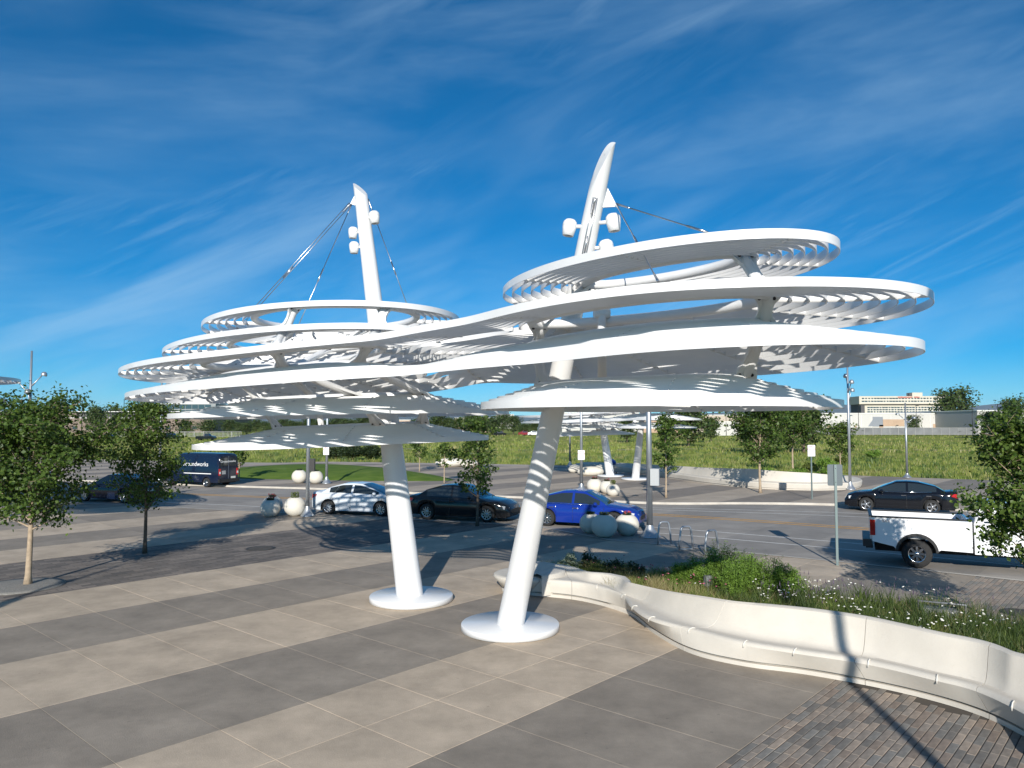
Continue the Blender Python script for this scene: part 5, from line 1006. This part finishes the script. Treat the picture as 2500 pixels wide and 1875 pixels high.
# shopping cart with a blue bag
cart = empty('shopping_cart', (8.9,67.6,.118), .4, 'wire shopping cart standing beside the far canopy mast', 'cart'); WIRE = mat('cart_wire', (.25,.27,.28), rough=.35, metal=.8)
k = MB(); 
for z, s in ((.45,.8),(.6,.88),(.75,.95),(.9,1.)): k.tube([(-.42*s,-.26*s,z),(.42*s,-.26*s,z),(.42*s,.26*s,z),(-.42*s,.26*s,z)], .012, 5, closed=True)
for x in np.linspace(-.38,.38,7):
    for sg in (-1,1): k.tube([(x*.8,sg*.21,.45),(x,sg*.26,.9)], .008, 4)
k.build('basket', WIRE, cart); MB().tube([(-.4,-.22,.12),(.3,-.22,.12),(.36,0,.15),(.3,.22,.12),(-.4,.22,.12)], .018, 6).tube([(-.4,-.22,.12),(-.44,-.22,1.0),(-.44,.22,1.0),(-.4,.22,.12)], .018, 6).build('frame', WIRE, cart)
for x in (-.36,.3):
    for sg in (-1,1): MB().lathe([(.001,-.02),(.06,-.02),(.06,.02),(.001,.02)], 12, (x,sg*.21,.06), Matrix.Rotation(math.pi/2,3,'X')).build('wheel', TYRE, cart)
bm = bmesh.new(); bmesh.ops.create_icosphere(bm, subdivisions=3, radius=.33); 
for v in bm.verts: v.co = Vector((v.co.x*1.1, v.co.y*.75, v.co.z*.75))*(1+.10*math.sin(11*v.co.x+5*v.co.z)+.08*math.sin(13*v.co.y))
me = bpy.data.meshes.new('blue_bag'); bm.to_mesh(me); bm.free(); o = mk('blue_bag', me, mat('blue_plastic',(.02,.09,.42),rough=.4)); o.location = (8.9,67.6,1.1); tag(o, 'crumpled blue bag heaped in the shopping cart', 'bag')
# ================================================================ other canopies
base = Vector((-1.3,18.2,0)); canopy.location = base
for ch in canopy.children: ch.location = Vector(ch.location)-base
c2 = copy_tree(canopy); c2.location = (8.97,61.7,.118); c2.rotation_euler = (0,0,math.radians(-20)); c2.scale = (1.04,1.04,.86); c2['label'] = 'smaller looking white louvered canopy on two masts across the road'
c3 = copy_tree(canopy); c3.location = (-26.9,34.9,0); c3.rotation_euler = (0,0,math.radians(4)); c3['label'] = 'white louvered canopy behind the leafy maple, its tip just showing'
# ================================================================ buildings and skyline
X = lambda px, d: (px-1250)/1850.*d
Zz = lambda py, d: EYE+(1035-py)/1850.*d
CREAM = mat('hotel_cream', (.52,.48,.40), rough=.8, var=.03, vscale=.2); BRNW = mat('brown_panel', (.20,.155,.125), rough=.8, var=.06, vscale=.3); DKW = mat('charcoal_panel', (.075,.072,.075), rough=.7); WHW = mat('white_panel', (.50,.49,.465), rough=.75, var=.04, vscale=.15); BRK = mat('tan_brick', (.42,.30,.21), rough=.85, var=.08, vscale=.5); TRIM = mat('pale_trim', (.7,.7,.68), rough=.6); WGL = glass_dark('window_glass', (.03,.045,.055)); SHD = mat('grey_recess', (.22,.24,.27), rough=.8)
def bld(name, label, px0, px1, d, top, depth, m, cat='building', z0=-.1):
    x0, x1 = X(px0,d), X(px1,d); o = empty(name, ((x0+x1)/2,d,z0), 0, label, cat); MB().box((0,depth/2,(top-z0)/2),(x1-x0,depth,top-z0)).build('wall', m, o); MB().box((0,depth/2,top-z0+.15),(x1-x0+.4,depth+.4,.3)).build('roof', TRIM, o); return o, (x1-x0)
# pale hotel tower
d = 600; hot = empty('hotel_building', (X(2217,d),d,-.1), math.radians(-3), 'cream hotel tower with long rows of windows and an overhanging upper block', 'building'); wU = (2338-2100)/1850*d; zt, zm, zl = Zz(967,d), Zz(986.5,d), Zz(989.5,d)
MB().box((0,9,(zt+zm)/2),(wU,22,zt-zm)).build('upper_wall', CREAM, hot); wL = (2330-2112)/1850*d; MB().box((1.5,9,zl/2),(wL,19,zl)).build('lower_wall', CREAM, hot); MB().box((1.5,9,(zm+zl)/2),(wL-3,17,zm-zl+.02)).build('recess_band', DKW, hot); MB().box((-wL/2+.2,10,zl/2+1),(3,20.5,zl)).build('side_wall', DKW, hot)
MB().box((X(2244,d)-X(2217,d),8,zt+1.4),(8,10,3.2)).build('penthouse', CREAM, hot); MB().lathe([(1.6,0),(1.6,2.4),(.8,2.8)],14,(X(2228,d)-X(2217,d),4,zt)).build('roof_tank', DKW, hot)
win = MB().box((0,0,0),(1.75,.12,1.05)).mesh('window')
for row, (py, n, w_) in enumerate(((972.6,31,wU-6),(979.6,31,wU-6),(994.6,29,wL-6),(1000,29,wL-6),(1005.2,29,wL-6))):
    yy = -2.04 if row < 2 else -.54
    for k in range(n):
        o = mk('window', win, WGL, hot); o.location = ((k/(n-1)-.5)*w_+(0 if row < 2 else 1.5), yy, Zz(py,d)); o.scale = (random.choice((.7,1.,1.15)),1,1)
    MB().box(((0 if row < 2 else 1.5), yy+.03, Zz(py,d)-.9),(w_+3,.12,.22)).build('sill_band', TRIM, hot)
for k in range(15):
    if k == 10: continue
    MB().box((X(2192,d)-X(2217,d)+k*1.12,-2.15,zt-.9+random.uniform(-.1,.1)),(.75,.1,random.uniform(.9,1.3))).build('sign_letter', mat('sign_red',(.42,.07,.05),rough=.5), hot)
# white warehouse
d = 330; wh, wW = bld('white_warehouse', 'long white warehouse with brick panels and a dark loading recess', 1990, 2400, d, Zz(1010,d), 40, WHW)
ox = X(2195,d)
MB().box((X(2142,d)-ox,-.06,5.6),(4.4,.1,4.2)).build('loading_recess', SHD, wh); MB().add([(X(2118,d)-ox,-.08,3.6),(X(2134,d)-ox,-.08,3.6),(X(2134,d)-ox,-.08,7.6)],[(0,1,2)]).build('recess_ramp', SHD, wh)
for a, b, z0, z1 in ((2154,2206,3.6,6.6),(2018,2025,1,4),(2085,2090,1,4),(2145,2155,1,4.2),(2276,2284,1,4.6)): MB().box(((X(a,d)+X(b,d))/2-ox,-.05,(z0+z1)/2),(X(b,d)-X(a,d),.12,z1-z0)).build('brick_panel', BRK, wh)
for a in range(2030,2390,24): MB().box((X(a,d)-ox,-.02,4.5),(.12,.1,8)).build('wall_seam', TRIM, wh)
bld('white_roofed_hall', 'low hall with a bright white roof beside the large broad tree', 2385, 2560, 300, Zz(1003,300), 60, mat('grey_wall',(.38,.37,.36),rough=.8))
bld('beige_store', 'long beige store behind the far canopy', 1690, 1812, 380, Zz(1014,380), 30, mat('beige_wall',(.45,.38,.31),rough=.8)); bld('white_store', 'white flat-roofed store wall behind the far canopy tiers', 1372, 1560, 390, Zz(1008,390), 30, WHW); bld('brick_store', 'tan brick store beside the white store', 1562, 1688, 400, Zz(1014,400), 30, BRK)
bld('white_tent_shed', 'small white shed behind the dense street trees', 1745, 1815, 300, Zz(1031,300), 10, WHW); bld('tan_shop', 'small tan shop between the far trees left of the right mast', 1110, 1195, 420, Zz(1021,420), 20, mat('shop_tan',(.45,.33,.24),rough=.8)); bld('tan_kiosk', 'small tan shop seen beside the left mast under the canopy', 975, 1002, 420, Zz(1026,420), 20, mat('shop_tan',(.45,.33,.24))); bld('pale_office', 'pale office block above the tree belt', 1210, 1255, 700, Zz(1012,700), 30, WHW)
# brown warehouse on the left
d = 400; bw, ww = bld('brown_warehouse', 'long brown and charcoal warehouse with pale roof trim', -60, 520, d, Zz(1021,d), 60, BRNW); o0 = X(230,d)
MB().box((X(300,d)-o0,14,Zz(1021,d)+1.75),(X(440,d)-X(165,d),20,3.4)).build('upper_wall', DKW, bw); MB().box((X(70,d)-o0,14,Zz(1021,d)+1.6),(X(164,d)-X(-60,d),24,3.0)).build('upper_wall', BRNW, bw); MB().box((X(190,d)-o0,14,Zz(1021,d)+3.6),(X(440,d)-X(-60,d),25,.35)).build('roof_trim', TRIM, bw)
for k in range(18): MB().box((-ww/2+4+k*7.,-.05,2.6),(2.6,.1,1.6)).build('window', WGL, bw)
# green glass block
d = 460; GG = mat('green_glass', (.03,.30,.20), rough=.12, spec=.7, var=.12, vscale=.2); gb = empty('glass_building', (X(450,d),d,-.1), 0, 'green glass building seen under the dipping left end of the canopy', 'building'); w_ = X(530,d)-X(377,d); MB().box((0,8,8.4),(w_,16,16.6)).build('core', mat('core_grey',(.2,.22,.22)), gb); MB().box((0,8,16.9),(w_+.6,16.6,.4)).build('roof', TRIM, gb)
pan = MB().box((0,0,0),(3.6,.12,2.5)).mesh('pane'); nx_ = int(w_/3.9)
for r in range(5):
    for k in range(nx_): o = mk('pane', pan, GG if r > 1 else WGL, gb); o.location = (-w_/2+2.2+k*3.9, -.1+random.uniform(-.02,.02), 2.2+r*3.2)
# fences
FENM = mat('fence_grey', (.30,.30,.30), rough=.7)
def fence(name, label, px0, px1, d, h, screen, n):
    x0, x1 = X(px0,d), X(px1,d); o = empty(name, ((x0+x1)/2,d,-.08), 0, label, 'fence'); wd = x1-x0
    for k in range(n+1): MB().box((-wd/2+wd*k/n,0,h/2),(.12,.12,h)).build('post', FENM, o)
    for z in (.15*h,.97*h): MB().box((0,.0,z),(wd,.07,.08)).build('rail', FENM, o)
    if screen:
        for k in range(n): MB().box((-wd/2+wd*(k+.5)/n,.05,h*.52),(wd/n-.2,.02,h*.86)).build('screen_panel', mat('screen_mesh',(.17,.175,.18),rough=.9,var=.15,vscale=.3), o)
    else:
        b = MB()
        for k in range(int(wd/.45)): b.box((-wd/2+.2+k*.45,0,h*.55),(.07,.04,h*.85))
        tag(b.build('pickets', mat('picket_grey',(.42,.45,.45),rough=.6), o), kind='stuff')
fence('screened_fence', 'grey screened fence along the warehouse side of the field', 1985, 2440, 300, 3.2, True, 22); fence('picket_fence', 'pale steel picket fence before the brown warehouse', 225, 590, 262, 2.0, False, 16)
# dark parking-lot lamps
for i, (px, py, d, lb) in enumerate(((201,978,250,'tall black parking lamp above the brown warehouse beside the pear-shaped tree'),(303,975,250,'tall black parking lamp above the brown warehouse'),(157,992,330,'short black parking lamp left of the tall ones'),(1772,1005,300,'thin dark lamp pole beside the beige store'),(2095,990,320,'thin dark lamp pole before the hotel end wall'),(2236,990,310,'thin dark lamp pole before the middle of the hotel'),(2373,986,260,'dark lamp pole beside the large broad tree'),(2435,986,260,'dark lamp pole before the white-roofed hall'),(740,1010,300,'dark lamp pole in the tree belt'))):
    x = X(px,d); h = Zz(py,d)+.1; o = empty('parking_lamp', (x,d,-.1), 0, lb, 'lamp post', 'dark parking-lot lamps'); MB().tube([(0,0,0),(0,0,h)], [.14,.09], 8).build('pole', BLKP, o); MB().box((.5,0,h-.1),(1.2,.35,.22)).build('lamp_head', BLKP, o)
# path in the field and mountains
PATH = mat('field_path', (.36,.30,.24), rough=.95, var=.1, vscale=.3)
pp = spline([(-90,150),(-30,142),(10,132),(40,140),(90,128)], 40); strip('field_path', pp+np.array([0,1.1]), pp-np.array([0,1.1]), -.05, PATH)
strip('path_behind_lawn', spline([(-60,97),(-30,86.5),(-21.8,88.2),(-14.8,86.6),(-2.2,83.2),(6,80)],40), spline([(-60,94),(-30,83),(-21.8,85.2),(-14.8,83.6),(-2.2,80.2),(6,77)],40), .124, mat('path_concrete',(.38,.33,.28),rough=.9,var=.08,vscale=.6))
MTN = mat('forested_mountain', (.05,.07,.055), rough=.95, var=.25, vscale=.0006, detail=8)
def ridge(name, pts_, d, seed):
    rg = np.random.default_rng(seed); P = np.array(pts_, float); u = np.linspace(P[0,0], P[-1,0], 160); h = np.interp(u, P[:,0], P[:,1])+rg.normal(0,.35,160); h = np.convolve(np.pad(h,2,'edge'), np.ones(5)/5, 'valid'); V = []
    for k, (dd, f) in enumerate(((d-2600,0.),(d-1700,.35),(d-700,.8),(d,1.),(d+900,.7),(d+2500,0))):
        for q, (uu, hh) in enumerate(zip(u, h)):
            z = max(0, Zz(hh,d))*f*(1+rg.normal(0,.05)*(0 < f < 1)); V.append((X(uu,d), dd+rg.normal(0,60), z-2))
    n = 160; tag(MB().add(V, [(r*n+i, r*n+i+1, (r+1)*n+i+1, (r+1)*n+i) for r in range(5) for i in range(n-1)], True).build(name, MTN), kind='structure')
ridge('mountains', [(-900,1004),(-300,1002),(40,1001),(200,1003),(340,1000),(520,1004),(900,1012),(1300,1014),(1700,1010),(1850,1002),(1960,990),(2040,984),(2090,986),(2130,996),(2220,1003),(2330,1000),(2380,993),(2410,986),(2432,979),(2455,982),(2500,987),(2560,992),(2700,986),(3000,996),(3400,1002)], 14000, 3)

# ================================================================ air
hz = MB().box((0,8950,249),(30000,18100,502)).build('haze', None); tag(hz, kind='stuff')
hm = bpy.data.materials.new('haze_air'); hm.use_nodes = True; t = hm.node_tree; t.nodes.clear(); ho = N(t,'ShaderNodeOutputMaterial'); pv = N(t,'ShaderNodeVolumePrincipled'); pv.inputs['Color'].default_value = (.62,.78,1,1); pv.inputs['Density'].default_value = 3.0e-5; L(t, pv.outputs[0], ho.inputs['Volume']); hz.data.materials.append(hm)
